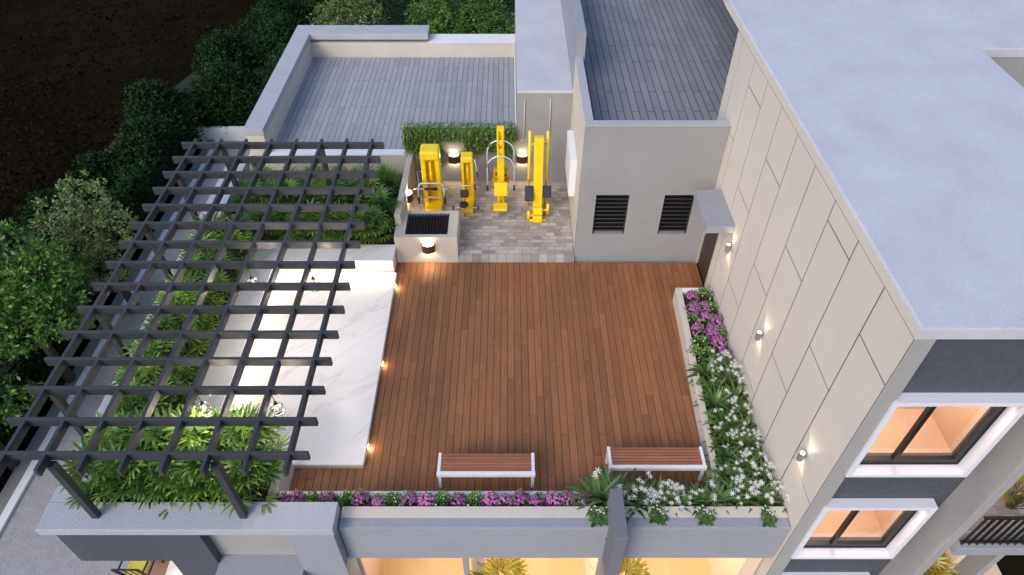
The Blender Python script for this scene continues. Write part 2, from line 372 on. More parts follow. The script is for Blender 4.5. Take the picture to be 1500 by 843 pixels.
# =================================================================== REAR WING
wing = thing('rear_wing', 'rear flat roof wing with grey plank paving and pale parapet beyond the gym corner', 'building', (-3,17,-6.5))
MB().box(-6.3,0.2,14.6,19.78,0.80,0.95).build('roof_paving', M['rear_planks'], wing)
mb = MB(); mb.box(-6.3,0.2,14.62,19.78,-6.5,0.79); mb.build('wall', M['cream'], wing)
mb = MB(); mb.box(-6.42,-5.98,14.44,20.4,0.951,1.50); mb.box(-6.42,-6.31,14.44,20.4,-6.5,0.95); mb.box(-5.979,0.2,19.8,20.35,0.6,1.40)
mb.build('parapet', M['cream'], wing)
mb = MB(); mb.box(-6.44,-5.95,14.42,19.779,1.502,1.68); mb.box(-6.44,-2.42,19.78,20.42,1.503,1.681)
mb.build('parapet_coping', M['coping'], wing, bevel=0.01)
MB().box(-2.418,0.2,19.78,20.37,1.401,1.425).build('low_coping', M['kerb'], wing)
MB().box(-6.5,-2.56,14.44,14.62,-0.3,0.93).build('front_wall', M['cream'], wing, bevel=0.006)
MB().box(-5.94,-2.56,14.42,14.66,0.931,0.975).build('front_coping', M['kerb'], wing, bevel=0.006)
# flat white edge strip beside the pier
MB().box(0.16,0.198,14.63,19.78,0.951,1.0).build('edge_strip', M['kerb'], wing)

pier = thing('stair_pier', 'tall plain pier with pale flat top between the two paved roofs', 'wall', (0.85,17,-6.5))
MB().box(0.202,1.498,14.45,23.0,-6.5,2.62).build('wall', M['grey'], pier)
MB().box(0.19,1.50,14.435,23.0,2.622,2.69).build('roof', M['roof'], pier, bevel=0.01)
mb = MB()
mb.tube([(0.37,14.42,2.45),(0.37,14.42,1.50),(0.36,14.42,1.43),(0.30,14.42,1.36)], 0.012); mb.tube([(0.98,14.42,2.5),(0.98,14.42,1.50),(0.96,14.42,1.40),(0.90,14.42,1.34),(0.75,14.42,1.32)], 0.012)
mb.build('drain_pipe', M['cream'], pier, smooth=True)

gymw = thing('gym_back_wall', 'plastered back wall of the gym corner with hanging ivy along its top', 'wall', (-1.2,14.5,-0.3))
MB().box(-2.55,0.2,14.452,14.60,-0.3,1.66).build('wall', M['grey'], gymw)
MB().box(-2.57,0.2,14.43,14.62,1.661,1.70).build('coping', M['kerb'], gymw, bevel=0.005)
tag(MB().prism([(-2.56,11.95),(-2.42,11.95),(-2.38,14.43),(-2.52,14.43)], -0.3, 1.0).build('garden_wall', M['cream'], bevel=0.008), 'low cream wall between the palm bed and the gym corner', 'wall')

# =================================================================== SERVICE ROOM WITH LOUVRES
room = thing('service_room', 'grey rendered rooftop room with two black louvred vents and paved roof', 'building', (3,13,-0.3))
mb = MB()
Y = 11.58
xs = [1.495,1.84,2.545,3.285,3.92,4.297]; z0, z1 = 0.76, 1.83
mb.box(1.495,4.297,Y,Y+0.16,z1,3.47); mb.box(1.495,4.297,Y,Y+0.16,-0.3,z0)
mb.box(xs[0],xs[1],Y,Y+0.16,z0,z1); mb.box(xs[2],xs[3],Y,Y+0.16,z0,z1); mb.box(xs[4],xs[5],Y,Y+0.16,z0,z1)
mb.build('front_wall', M['grey'], room)
MB().box(1.49,4.297,Y-0.012,Y+0.172,3.472,3.50).build('front_coping', M['coping'], room)
mb = MB(); mb.box(1.495,1.645,Y+0.162,14.48,-0.3,3.47); mb.build('side_wall', M['cream'], room)
MB().box(1.488,1.65,Y+0.174,14.475,3.472,3.50).build('side_coping', M['coping'], room)
MB().box(1.502,1.70,14.482,23,-0.3,4.04).build('rear_side_wall', M['bluegrey'], room, bevel=0.006)
mb = MB(); mb.box(1.702,9.0,12.46,26,2.4,2.69); mb.box(1.65,4.29,Y+0.165,12.459,2.4,2.69); mb.build('roof_paving', M['planks'], room)
for xa, xb in ((1.84,2.545),(3.285,3.92)):
    f = MB(); f.box(xa,xb,Y+0.135,Y+0.15,z0,z1)
    fr_ = f.build('louvre_vent', M['black'], room)
    s = MB(); nsl = 10
    for i in range(nsl):
        zc = z0 + (i+0.5)*(z1-z0)/nsl
        s.obox(((xa+xb)/2, Y+0.075, zc), (xb-xa-0.02, 0.10, 0.016), Matrix.Rotation(R(-38),3,'X').to_4x4())
    s.box(xa+0.001,xa+0.02,Y+0.03,Y+0.13,z0+.001,z1-.001); s.box(xb-0.02,xb-.001,Y+0.03,Y+0.13,z0+.001,z1-.001)
    s.build('slats', M['louvre'], fr_)
# white box on the side wall
hb = thing('white_wall_box', 'white boxed hood fixed to the gym side wall beside the tallest yellow machine', 'box', (1.42,13.1,1.1))
MB().box(1.35,1.494,12.48,13.72,1.12,2.09).build('body', M['white'], hb, bevel=0.012)
MB().box(1.344,1.35,12.56,13.64,1.20,2.01).build('front_panel', M['whiteplaster'], hb)

# =================================================================== TOWER ON THE RIGHT
tower = thing('apartment_tower', 'tall beige clad building with flat pale roof and lit windows on the right', 'building', (6,8,-6.5))
# backing wall with front recess
MB().box(4.3055,4.50,4.79,12.46,-6.5,4.985).build('backing_wall', M['black'], tower)
joints = [4.772,5.568,6.383,7.198,8.013,8.828,9.643,10.458,11.273,12.088,12.47]
cuts = {0:[4.18,1.41,-1.36],1:[3.03,0.26],2:[4.66,1.89,-0.88],3:[3.50,0.73],4:[2.38,-.4],5:[4.015,1.245],6:[2.86,0.09],7:[4.5,1.73],8:[3.335,0.56],9:[2.2]}
mb = MB()
DY0, DY1, DZ = 10.66, 11.53, 1.98
for i,(a,c) in enumerate(zip(joints, joints[1:])):
    zz = sorted([-6.5] + [z for z in cuts.get(i,[])] + [4.988])
    for p, q in zip(zz, zz[1:]):
        A, C_, P, Q = a+0.012, c-0.012, p+0.011, q-0.011
        # leave the doorway open
        if A < DY1 and C_ > DY0 and P < DZ and Q > -0.1:
            if A < DY0: mb.box(4.30,4.305,A,DY0,P,Q)
            if C_ > DY1: mb.box(4.30,4.305,DY1,C_,P,Q)
            if Q > DZ: mb.box(4.30,4.305,max(A,DY0),min(C_,DY1),max(P,DZ),Q)
        else: mb.box(4.30,4.305,A,C_,P,Q)
mb.build('side_cladding', M['beige'], tower)
# roof slab with chamfered edge
mb = MB()
def roofpoly(ins, f): return [(4.30+ins,4.765+f),(8.15,4.765+f),(8.15,11.32+f),(14,11.32+f),(14,24),(9,24),(4.34+ins,24),(4.30+ins,12.47)]
def roofring(rings, top):
    q = MB(); nn = 8; nr = len(rings)
    fs = [(k*nn+i,k*nn+(i+1)%nn,(k+1)*nn+(i+1)%nn,(k+1)*nn+i) for k in range(nr-1) for i in range(nn)]
    if top: fs += [tuple(range(nn-1,-1,-1)), tuple(range((nr-1)*nn,nr*nn))]
    return q, [(x,y,z) for i_,f_,z in rings for x,y in roofpoly(i_,f_)], fs
q, v_, f_ = roofring([(0.006,0.0,4.99),(0.006,0.0,5.135),(0.026,0.006,5.165)], True); q.add(v_, f_); q.build('roof', M['roof'], tower)
MB().box(4.30,4.3055,4.7645,13.6,4.9895,5.13).build('roof_edge', M['beige'], tower)
mb = MB(); mb.box(8.02,14,11.34,11.5,-6.5,4.985); mb.box(8.0,8.13,4.9,11.339,-6.5,4.985); mb.box(4.5,14,12.3,12.46,2.0,4.984)
mb.build('rear_wall', M['strip'], tower)
MB().box(4.303,4.53,4.757,4.779,-6.5,4.986).box(4.51,4.53,4.7795,4.879,-6.5,4.985).build('corner_pilaster', M['strip'], tower, bevel=0.006)
# charcoal front wall with three window openings
WX0, WX1 = 4.555, 6.04
wins = [(2.32,3.86),(-0.18,1.36),(-2.68,-1.14)]
mb = MB(); YF = 4.88
mb.box(4.531,WX0+0.06,YF,YF+0.18,-6.5,4.985) if WX0+0.06 > 4.531 else None
mb.box(WX1,6.308,YF,YF+0.18,-6.5,4.985)
zs = [4.985] + [z for a,c in wins for z in (c,a)] + [-6.5]
for i in range(0, len(zs), 2): mb.box(WX0+0.06,WX1,YF,YF+0.18,zs[i+1],zs[i])
mb.build('front_cladding', M['darkrender'], tower)
for (a,c) in wins:
    s = MB(); t = 0.07; x0, x1 = 4.50, 6.11; y0 = 4.72
    s.box(x0,x1,y0,YF-0.002,c-0.01,c+0.055); s.box(x0,x1,y0,YF-0.002,a-0.06,a+0.005); s.box(x0,WX0+0.01,y0+.001,YF-0.002,a+0.005,c-0.01); s.box(WX1-0.005,x1,y0+.001,YF-0.002,a+0.005,c-0.01)
    wn = s.build('window', M['whiteplaster'], tower, bevel=0.004)
    f = MB(); yf0, yf1 = YF+0.01, YF+0.07; g0, g1 = WX0+0.062, WX1-0.002
    f.box(g0,g1,yf0,yf1,a+0.002,a+0.10); f.box(g0,g1,yf0,yf1,c-0.06,c-0.012); f.box(g0,g0+0.05,yf0+.001,yf1,a+0.10,c-0.06); f.box(g1-0.09,g1,yf0+.001,yf1,a+0.10,c-0.06); f.box(5.13,5.19,yf0-.004,yf1,a+0.10,c-0.06)
    f.build('frame', M['black'], wn)
    MB().quad((g0,YF+0.045,a),(g1,YF+0.045,a),(g1,YF+0.045,c),(g0,YF+0.045,c)).build('pane', M['glass'], wn)
    r = MB(); r.add([(4.51,YF+.09,a-.3),(6.27,YF+.09,a-.3),(6.27,6.0,a-.3),(4.51,6.0,a-.3),(4.51,YF+.09,c+.3),(6.27,YF+.09,c+.3),(6.27,6.0,c+.3),(4.51,6.0,c+.3)],[(0,1,2,3),(7,6,5,4),(1,5,6,2),(2,6,7,3),(3,7,4,0)])
    r.build('lit_room', M['roomwall'], tower)
    lamp('POINT', (5.2,5.45,c+0.18), 58, 0.15, (1,0.94,0.88), tower)
MB().box(6.31,6.46,4.46,4.93,-6.5,4.5).build('side_fin', M['strip'], tower, bevel=0.006)
# balcony at the right edge
MB().box(6.462,9,4.36,6.2,0.70,0.93).build('balcony_slab', M['bluegrey'], tower, bevel=0.008)
MB().box(6.5,9,4.6,6.2,0.931,0.94).build('balcony_floor', M['gympave'], tower)
rl = MB(); rl.box(6.465,9,4.40,4.44,1.70,1.74); rl.box(6.465,9,4.40,4.44,1.0,1.03)
for i in range(22): rl.box(6.50+i*0.11,6.518+i*0.11,4.405,4.435,0.94,1.699)
rl.build('railing', M['black'], tower)
mb = MB(); mb.box(6.462,9,6.2,6.3,-6.5,4.0); mb.box(7.4,7.5,4.9,6.199,-6.5,0.69); mb.box(6.462,9,4.7,6.2,-2.2,-2.0)
mb.build('balcony_back_wall', M['roomwall'], tower)
lamp('POINT', (6.95,5.2,0.35), 14, 0.1, (1,0.76,0.5), tower)
lamp('POINT', (7.2,5.6,3.0), 30, 0.1, (1,0.78,0.52), tower)
# door under the canopy
dr = MB().box(4.301,4.34,DY0+0.06,DY1-0.06,0.0,DZ-0.06).build('door', M['door'], tower)
h = MB(); h.cyl((4.30,DY1-0.14,1.02),(4.25,DY1-0.14,1.02),0.014); h.tube([(4.252,DY1-0.14,1.02),(4.252,DY1-0.26,1.02)],0.012); h.build('handle', M['silver'], dr, smooth=True)
h = MB(); h.box(4.294,4.302,DY1-0.45,DY1-0.35,1.42,1.50); h.build('viewing_plate', M['silver'], dr)
f = MB(); f.box(4.29,4.34,DY0,DY0+0.058,0.0,DZ); f.box(4.29,4.34,DY1-0.058,DY1,0.0,DZ); f.box(4.29,4.34,DY0+0.058,DY1-0.058,DZ-0.058,DZ); f.build('door_frame', M['doorframe'], tower)
MB().box(3.76,4.298,10.02,11.2,2.08,2.25).build('door_canopy', M['bluegrey'], tower, bevel=0.008)

# =================================================================== CONCRETE FIN ON THE LEDGE
tag(MB().box(1.515,1.695,4.40,5.17,-3.0,1.17).build('ledge_fin', M['fin'], bevel=0.008), 'grey upright fin wall straddling the front ledge in front of the lilies', 'wall')

# =================================================================== MARBLE PLATFORM AND BENCH
plat = thing('marble_platform', 'white veined marble platform floor under the open edge of the pergola', 'platform', (-4,8.7,0))
MB().box(-5.12,-2.50,6.22,11.05,0.002,0.10).build('floor', M['marble'], plat, bevel=0.004)
mb = MB(); mb.box(-2.499,-2.49,6.25,11.03,0.003,0.085); mb.box(-5.12,-2.5,6.205,6.218,0.003,0.085)
mb.build('side_trim', M['cream'], plat)
seat = thing('marble_bench', 'L shaped white marble bench with glowing underside around the platform', 'bench', (-5.3,9,0))
MB().prism([(-5.72,6.3),(-5.10,6.3),(-5.10,11.03),(-2.53,11.03),(-2.53,11.56),(-5.72,11.56)],0.40,0.48).build('seat', M['marble'], seat, bevel=0.006)
MB().prism([(-5.70,6.32),(-5.16,6.32),(-5.16,11.10),(-2.56,11.10),(-2.56,11.52),(-5.70,11.52)],0.0,0.398).build('base', M['marble'], seat)
MB().box(-5.158,-5.145,6.4,11.0,0.36,0.385).build('led_strip', M['led'], seat)
lamp('AREA', (-5.135,8.7,0.37), 5, 0.02, (1,0.74,0.42), seat, (0,R(-35),0), sy=4.5)
MB().box(-5.1,-2.6,11.083,11.096,0.36,0.385).build('led_strip', M['led'], seat)
lamp('AREA', (-3.8,11.07,0.37), 9, 2.4, (1,0.78,0.5), seat, (R(-35),0,0), sy=0.02)
# bed curb at the front end of the platform
tag(MB().box(-3.84,-3.69,5.2,6.20,-0.05,0.50).build('bed_curb', M['cream'], bevel=0.006), 'short cream curb closing the front palm bed beside the deck', 'curb')

struct(MB().box(-6.54,-3.845,5.115,6.28,-0.3,0.50).build('bed_ground', M['bedsoil']))
struct(MB().box(-6.54,-5.725,6.281,14.43,-0.3,0.49).build('bed_ground', M['bedsoil']))
struct(MB().box(-5.72,-2.565,11.565,14.43,-0.3,0.38).build('bed_ground', M['bedsoil']))

# planters along the deck front and right side
pl = thing('front_planter', 'long narrow white trough planter along the front edge of the deck', 'planter', (0.3,5.3,0))
MB().box(-3.68,4.28,5.44,5.53,-0.05,0.45).build('curb', M['kerb'], pl, bevel=0.008)
MB().box(-2.58,4.28,5.192,5.439,-0.05,0.36).build('soil', M['bedsoil'], pl)
pl = thing('side_planter', 'white planter curb full of flowers along the beige tower wall', 'planter', (3.9,8,0))
MB().prism([(3.36,5.532),(3.47,5.532),(3.66,10.30),(3.53,10.30)],-0.05,0.36).build('curb', M['cream'], pl, bevel=0.008)
MB().prism([(3.472,5.534),(4.295,5.534),(4.295,10.28),(3.661,10.28)],-0.05,0.27).build('soil', M['bedsoil'], pl)
MB().prism([(3.661,10.20),(4.295,10.20),(4.295,10.30),(3.661,10.30)],-0.05,0.36).build('end_curb', M['kerb'], pl, bevel=0.008)

# =================================================================== SERVICE BOX WITH GRILLE
ac = thing('grille_box', 'cream service box with black slatted grille on top at the edge of the deck', 'box', (-1.85,12,0))
mb = MB(); ZT = 0.74
mb.box(-2.54,-1.15,11.5,12.45,-0.05,ZT-0.1)
for (a,b_,c,d_) in ((-2.54,-2.31,11.5,12.45),(-1.36,-1.15,11.5,12.45),(-2.31,-1.36,11.5,11.6),(-2.31,-1.36,12.36,12.45)): mb.box(a,b_,c,d_,ZT-0.1,ZT)
bd = mb.build('body', M['cream'], ac)
mb = MB()
for i in range(15): mb.obox((-2.31+0.95*(i+0.5)/15,11.98,ZT-0.03),(0.012,0.755,0.06),Matrix.Rotation(R(25),3,'Y').to_4x4())
mb.box(-2.309,-1.361,11.601,12.359,ZT-0.098,ZT-0.09)
mb.build('grille', M['louvre'], ac)

# =================================================================== PERGOLA
pg = thing('pergola', 'charcoal steel pergola grid on slanting looking posts over the marble seating', 'pergola', (-4.9,8.7,0.885))
bx = [-6.738+0.5424*i for i in range(8)]; ry = [12.547-0.5424*i for i in range(15)]
for y in ry:
    MB().box(bx[0]-0.23-0.03,bx[-1]+0.23+0.03,y-0.026,y+0.026,2.346,2.50).build('cross_beam', M['pergola'], pg, bevel=0.003)
for x in bx:
    MB().box(x-0.026,x+0.026,ry[-1]-0.27,ry[0]+0.16,2.351,2.496).build('long_beam', M['pergola'], pg, bevel=0.003)
for x,y,z in [(-6.15,4.88,0.886),(-3.95,4.88,0.886),(-6.18,12.62,0.5),(-4.05,12.60,0.21)] + [(-6.735,yy,0.886) for yy in (11.5,9.8,7.7,6.1)]:
    MB().box(x-0.05,x+0.05,y-0.05,y+0.05,z,2.335).build('post', M['pergola'], pg, bevel=0.004)

# pendants
PENDANTS = [(-4.57,6.04,'front left'),(-3.48,6.04,'front right'),(-4.57,8.75,'rear left'),(-3.48,8.75,'rear right')]
pd = thing('pendant_lantern', 'pendant', 'pendant lamp', (0,0,0), 'wire cage pendants under the pergola')
mb = MB(); mb.tube([(0,0,0),(0,0,-0.20)],0.006,6); mb.build('cord', M['black'], pd)
mb = MB(); mb.tube([(0,0,-0.19),(0,0,-0.22),(0,0,-0.26)],0.03,10,rs=[0.012,0.03,0.034]); mb.build('socket', M['black'], pd, smooth=True)
mb = MB()
for k in range(6):
    a = 2*math.pi*k/6; c_, s_ = math.cos(a), math.sin(a)
    mb.tube([(0.03*c_,0.03*s_,-0.25),(0.095*c_,0.095*s_,-0.31),(0.105*c_,0.105*s_,-0.40),(0.075*c_,0.075*s_,-0.50)],0.005,5)
for r_,z in ((0.095,-0.31),(0.105,-0.40),(0.075,-0.50)):
    mb.tube([(r_*math.cos(2*math.pi*k/12),r_*math.sin(2*math.pi*k/12),z) for k in range(13)],0.005,5,cap=False)
mb.build('cage', M['black'], pd)
mb = MB(); mb.tube([(0,0,-0.26),(0,0,-0.30),(0,0,-0.35),(0,0,-0.375)],0.03,10,rs=[0.012,0.03,0.03,0.008]); mb.build('bulb', M['bulb'], pd, smooth=True)
for i,(x,y,wh) in enumerate(PENDANTS):
    lb = 'black wire cage pendant lamp hanging from the pergola, %s of the four' % wh
    o = pd if i == 0 else dup(pd,(x,y,2.335))
    o.location = (x,y,2.335); o['label'] = lb; o.rotation_euler = (0,0,0.3*i)
    lamp('POINT', (x,y,1.98), 50, 0.06, (1,0.84,0.66))  # added light to warm the marble, set at pendants that hang unlit

# =================================================================== LAMPS
LAMPS = [(-1.80,11.50,0.46,0,'bronze half drum wall lamp glowing on the cream grille box'),
         (-1.37,14.45,0.86,0,'bronze wall lamp on the gym back wall, left of the two below the ivy'),
         (0.335,14.45,0.86,0,'bronze wall lamp on the grey gym wall behind the two tallest machines'),
         (-2.40,13.05,0.72,R(90),'bronze wall lamp on the low cream wall beside the gym floor')]
wl = thing('wall_lamp', '', 'wall lamp', (0,0,0), 'bronze up and down wall lamps')
mb = MB(); nq = 20; ro, ri, hh = 0.15, 0.138, 0.105
def halfpoly(r): return [(r*math.cos(math.pi+math.pi*k/nq), r*0.85*math.sin(math.pi+math.pi*k/nq)) for k in range(nq+1)]
po, pi_ = halfpoly(ro), halfpoly(ri); m_ = nq+1
vs = [(x,y-0.001,-hh) for x,y in po]+[(x,y-0.001,hh) for x,y in po]+[(x,y-0.001,-hh) for x,y in pi_]+[(x,y-0.001,hh) for x,y in pi_]
fs = []
for k in range(nq):
    fs += [(k,k+1,m_+k+1,m_+k),(2*m_+k+1,2*m_+k,3*m_+k,3*m_+k+1),(m_+k,m_+k+1,3*m_+k+1,3*m_+k),(k+1,k,2*m_+k,2*m_+k+1)]
mb.add(vs,fs); mb.build('shade', M['brown'], wl, smooth=False)
mb = MB(); mb.prism([(x*0.9,y*0.9) for x,y in halfpoly(ri)],-0.07,0.07); mb.build('diffuser', M['glow'], wl)
lampdir = {0:(0,-1)}
for i,(x,y,z,rz,lb) in enumerate(LAMPS):
    o = wl if i == 0 else dup(wl,(x,y,z),rz)
    o.location = (x,y,z); o.rotation_euler = (0,0,rz); o['label'] = lb
for i,(x,y,z,rz,lb) in enumerate(LAMPS):
    nx, ny = math.sin(rz), -math.cos(rz)
    px, py = x+nx*0.07, y+ny*0.07
    lamp('SPOT', (px,py,z+0.09), 8, 0.03, (1,0.72,0.38), None, UP, 130, 0.35)
    lamp('SPOT', (px,py,z-0.09), 10, 0.03, (1,0.72,0.38), None, DOWN, 130, 0.35)
SC = [(9.92,'small silver wall light high on the beige wall nearest the brown door'),(7.66,'small silver wall light on the beige wall, middle of the three'),(5.33,'small silver wall light on the beige wall nearest the lit windows')]
sl = thing('wall_sconce', '', 'wall light', (0,0,0), 'silver sconces along the beige tower wall')
mb = MB(); mb.tube([(-0.075,0,-0.085),(-0.075,0,0.085)],0.045,20); mb.build('body', M['silver'], sl, bevel=0.004)
mb = MB(); mb.box(-0.035,-0.002,-0.02,0.02,-0.03,0.03); mb.build('bracket', M['silver'], sl)
mb = MB(); mb.tube([(-0.075,0,-0.088),(-0.075,0,0.088)],0.032,16); mb.build('lens', M['glow'], sl)
for i,(y,lb) in enumerate(SC):
    o = sl if i == 0 else dup(sl,(4.299,y,1.80))
    o.location = (4.299,y,1.80); o['label'] = lb
    lamp('SPOT', (4.225,y,1.90), 6, 0.02, (1,0.78,0.5), None, (R(180),R(10),0), 75, 0.5)
    lamp('SPOT', (4.225,y,1.70), 6, 0.02, (1,0.78,0.5), None, (0,R(-10),0), 75, 0.5)
DL = [(10.65,'small warm step light on the platform edge nearest the grille box'),(8.48,'small warm step light at the middle of the platform edge'),(6.60,'small warm step light on the platform edge nearest the benches')]
st = thing('step_light', '', 'step light', (0,0,0), 'step lights along the platform edge')
mb = MB(); mb.box(0,0.014,-0.06,0.06,-0.028,0.028); mb.build('housing', M['silver'], st, bevel=0.003)
mb = MB(); mb.box(0.0141,0.0165,-0.05,0.05,-0.02,0.02); mb.build('lens', M['glow'], st)
for i,(y,lb) in enumerate(DL):
    o = st if i == 0 else dup(st,(-2.489,y,0.05))
    o.location = (-2.489,y,0.05); o['label'] = lb
    lamp('POINT', (-2.44,y,0.06), 1.4, 0.02, (1,0.68,0.34))

# =================================================================== BENCHES
def make_bench():
    t = thing('slat_bench', 'low white framed bench with brown timber slats standing clear on the deck', 'bench', (0,0,0), 'white framed slat benches on the deck')
    L, D, H = 0.805, 0.41, 0.45
    mb = MB()
    nsl = 6
    for i in range(nsl):
        y0 = 0.075 + i*(D-0.08)/nsl
        mb.box(-L+0.06,L-0.06,y0+0.006,y0+(D-0.08)/nsl-0.006,H-0.035,H-0.004)
    mb.build('seat', M['benchwood'], t, bevel=0.003)
    for s in (-1,1):
        mb = MB(); x = s*(L-0.028); mb.box(x-0.025,x+0.025,0.066,D,H-0.06,H+0.006); mb.build('side_rail', M['white'], t, bevel=0.004)
    MB().box(-L-0.005,L+0.005,0,0.065,H-0.085,H+0.003).build('front_rail', M['white'], t, bevel=0.005)
    MB().box(-L+0.055,L-0.055,D-0.03,D-0.002,H-0.075,H-0.04).build('rear_rail', M['white'], t)
    for sx in (-1,1):
        for y in (0.035,D-0.04):
            x = sx*(L-0.035); MB().box(x-0.025,x+0.025,y-0.022,y+0.022,0,H-0.061 if y>0.1 else H-0.086).build('leg', M['white'], t, bevel=0.003)
    return t
b1 = make_bench(); b1.location = (-0.375,5.82,0.001)
b2 = dup(b1,(2.465,5.94,0.001),label='low white framed slat bench behind the white lilies in the deck corner')

# =================================================================== GYM MACHINES
Z0 = 0.15
# 1 chest press tower
g = thing('chest_press', 'wide yellow gym tower with white handle frame and black grips at the left', 'gym machine', (-1.84,13.4,Z0))
mb = MB(); mb.box(-2.05,-1.94,13.28,13.62,Z0+0.02,1.70); mb.box(-1.72,-1.61,13.28,13.62,Z0+0.02,1.70); mb.build('side_column', M['yellow'], g, bevel=0.02)
MB().box(-2.052,-1.608,13.24,13.64,1.56,1.80).build('top_cap', M['yellow'], g, bevel=0.05)
MB().box(-1.939,-1.721,13.42,13.58,Z0+0.03,1.58).build('back_panel', M['yellow_dark'], g)
mb = MB(); mb.tube([(-1.83,13.44,1.50),(-1.83,13.32,1.42),(-1.83,13.27,1.2),(-1.83,13.26,0.92)],0.035,10); mb.build('lever', M['yellow'], g, smooth=True)
MB().box(-2.02,-1.62,12.98,13.66,Z0,Z0+0.16).build('base', M['yellow'], g, bevel=0.04)
MB().box(-1.86,-1.80,12.93,13.0,Z0,Z0+0.12).build('base_lug', M['yellow_dark'], g, bevel=0.01)
mb = MB(); mb.tube([(-2.24,13.12,0.86),(-2.14,13.12,0.88),(-2.10,13.12,1.0),(-2.06,13.12,1.03),(-1.62,13.12,1.03),(-1.58,13.12,1.0),(-1.54,13.12,0.88),(-1.44,13.12,0.86)],0.02,8); mb.tube([(-2.12,13.12,0.87),(-1.56,13.12,0.87)],0.018,8)
mb.tube([(-2.14,13.12,0.88),(-2.15,13.1,0.62)],0.016,8); mb.tube([(-1.54,13.12,0.88),(-1.53,13.1,0.62)],0.016,8); mb.tube([(-2.0,13.12,0.62),(-1.66,13.12,0.62)],0.016,8)
mb.tube([(-2.06,13.5,1.1),(-2.18,13.5,1.1),(-2.18,13.5,0.72),(-2.06,13.5,0.72)],0.012,6)
mb.build('handle_frame', M['chrome'], g, smooth=True)
mb = MB(); mb.tube([(-1.99,13.09,0.89),(-1.68,13.09,0.89)],0.035,10); mb.build('chest_bar', M['rubber'], g, smooth=True)
for x in (-2.15,-1.53):
    mb = MB(); mb.tube([(x,13.1,0.64),(x,13.09,0.46)],0.026,10); mb.build('grip', M['rubber'], g, smooth=True)
# 2 small leg machine
g = thing('leg_curl', 'narrow low yellow machine with two round black pads', 'gym machine', (-1.0,13.4,Z0))
mb = MB(); mb.box(-1.13,-1.07,13.5,13.74,Z0,1.42); mb.box(-0.91,-0.85,13.5,13.74,Z0,1.42); mb.build('side_column', M['yellow'], g, bevel=0.012)
MB().box(-1.132,-0.848,13.47,13.76,1.34,1.50).build('top_cap', M['yellow'], g, bevel=0.04)
MB().box(-1.069,-0.911,13.6,13.7,Z0+0.01,1.36).build('back_panel', M['yellow_dark'], g)
mb = MB(); mb.tube([(-0.99,13.6,1.28),(-0.99,13.5,1.2),(-0.99,13.46,0.9)],0.022,8); mb.build('lever', M['yellow'], g, smooth=True)
MB().box(-1.12,-0.86,13.1,13.72,Z0,Z0+0.14).build('base', M['yellow'], g, bevel=0.03)
mb = MB(); mb.tube([(-1.07,13.12,0.25),(-1.07,12.96,0.55)],0.022,8); mb.tube([(-1.07,12.99,Z0),(-1.07,12.98,0.48)],0.022,8); mb.tube([(-1.07,13.3,0.25),(-1.05,13.12,0.70)],0.022,8); mb.build('pad_stem', M['yellow_dark'], g, smooth=True)
mb = MB(); mb.obox((-1.05,13.08,0.76),(0.20,0.07,0.19),Matrix.Rotation(R(-20),3,'X').to_4x4()); mb.build('back_pad', M['rubber'], g, bevel=0.03)
mb = MB(); mb.tube([(-1.07,12.96,0.50),(-1.07,12.96,0.56)],0.11,16); mb.build('seat_pad', M['rubber'], g, bevel=0.015)
for pp_ in ([(-0.84,13.55,1.42),(-0.80,13.5,1.42),(-0.74,13.4,1.06)],[(-1.2,13.3,0.83),(-0.80,13.3,0.83)],[(-1.32,13.1,0.33),(-1.12,13.1,0.33)],[(-0.86,13.1,0.33),(-0.76,13.1,0.33)]): MB().tube(pp_,0.013,6).build('handle_bar', M['chrome'], g, smooth=True)
for p,q in (((-0.755,13.42,1.14),(-0.735,13.39,1.02)),((-1.34,13.1,0.36),(-1.34,13.1,0.27)),((-0.74,13.1,0.36),(-0.74,13.1,0.27)),((-0.82,13.3,0.86),(-0.80,13.3,0.72))):
    mb = MB(); mb.tube([p,q],0.02,8); mb.build('grip', M['rubber'], g, smooth=True)
# 3 pull-down with two white arches
g = thing('lat_pulldown', 'tall yellow pull down post with two white arched handle bars and square seat', 'gym machine', (-0.19,13.4,Z0))
MB().box(-0.275,-0.105,13.45,13.58,Z0,2.10).build('post', M['yellow'], g, bevel=0.015)
mb = MB(); mb.box(-0.262,-0.23,13.33,13.449,1.62,2.26); mb.box(-0.15,-0.118,13.33,13.449,1.62,2.26); mb.box(-0.229,-0.151,13.36,13.449,1.68,1.80); mb.box(-0.229,-0.151,13.36,13.449,1.90,2.02); mb.box(-0.275,-0.105,13.42,13.6,2.101,2.28)
mb.build('head_bracket', M['yellow'], g, bevel=0.01)
def arch(y0, zt, hw, drop, fwd):
    pts = [(-0.19-hw,y0-fwd,zt-drop)]
    for k in range(9):
        a = math.pi - math.pi*k/8; pts.append((-0.19+hw*math.cos(a), y0-fwd*0.3*(1-math.sin(a)), zt-0.28+0.28*math.sin(a)))
    pts.append((-0.19+hw,y0-fwd,zt-drop)); return pts
mb = MB(); mb.tube(arch(13.38,2.03,0.31,0.72,0.10),0.016,8); mb.build('handle_arch', M['chrome'], g, smooth=True)
mb = MB(); mb.tube(arch(13.30,1.66,0.315,0.80,0.16),0.016,8); mb.build('handle_arch', M['chrome'], g, smooth=True)
for x,y,z in ((-0.50,13.27,1.30),(0.12,13.27,1.30),(-0.505,13.14,0.86),(0.125,13.14,0.86)):
    mb = MB(); mb.tube([(x,y,z+0.10),(x,y-0.01,z-0.04)],0.023,8); mb.build('grip', M['rubber'], g, smooth=True)
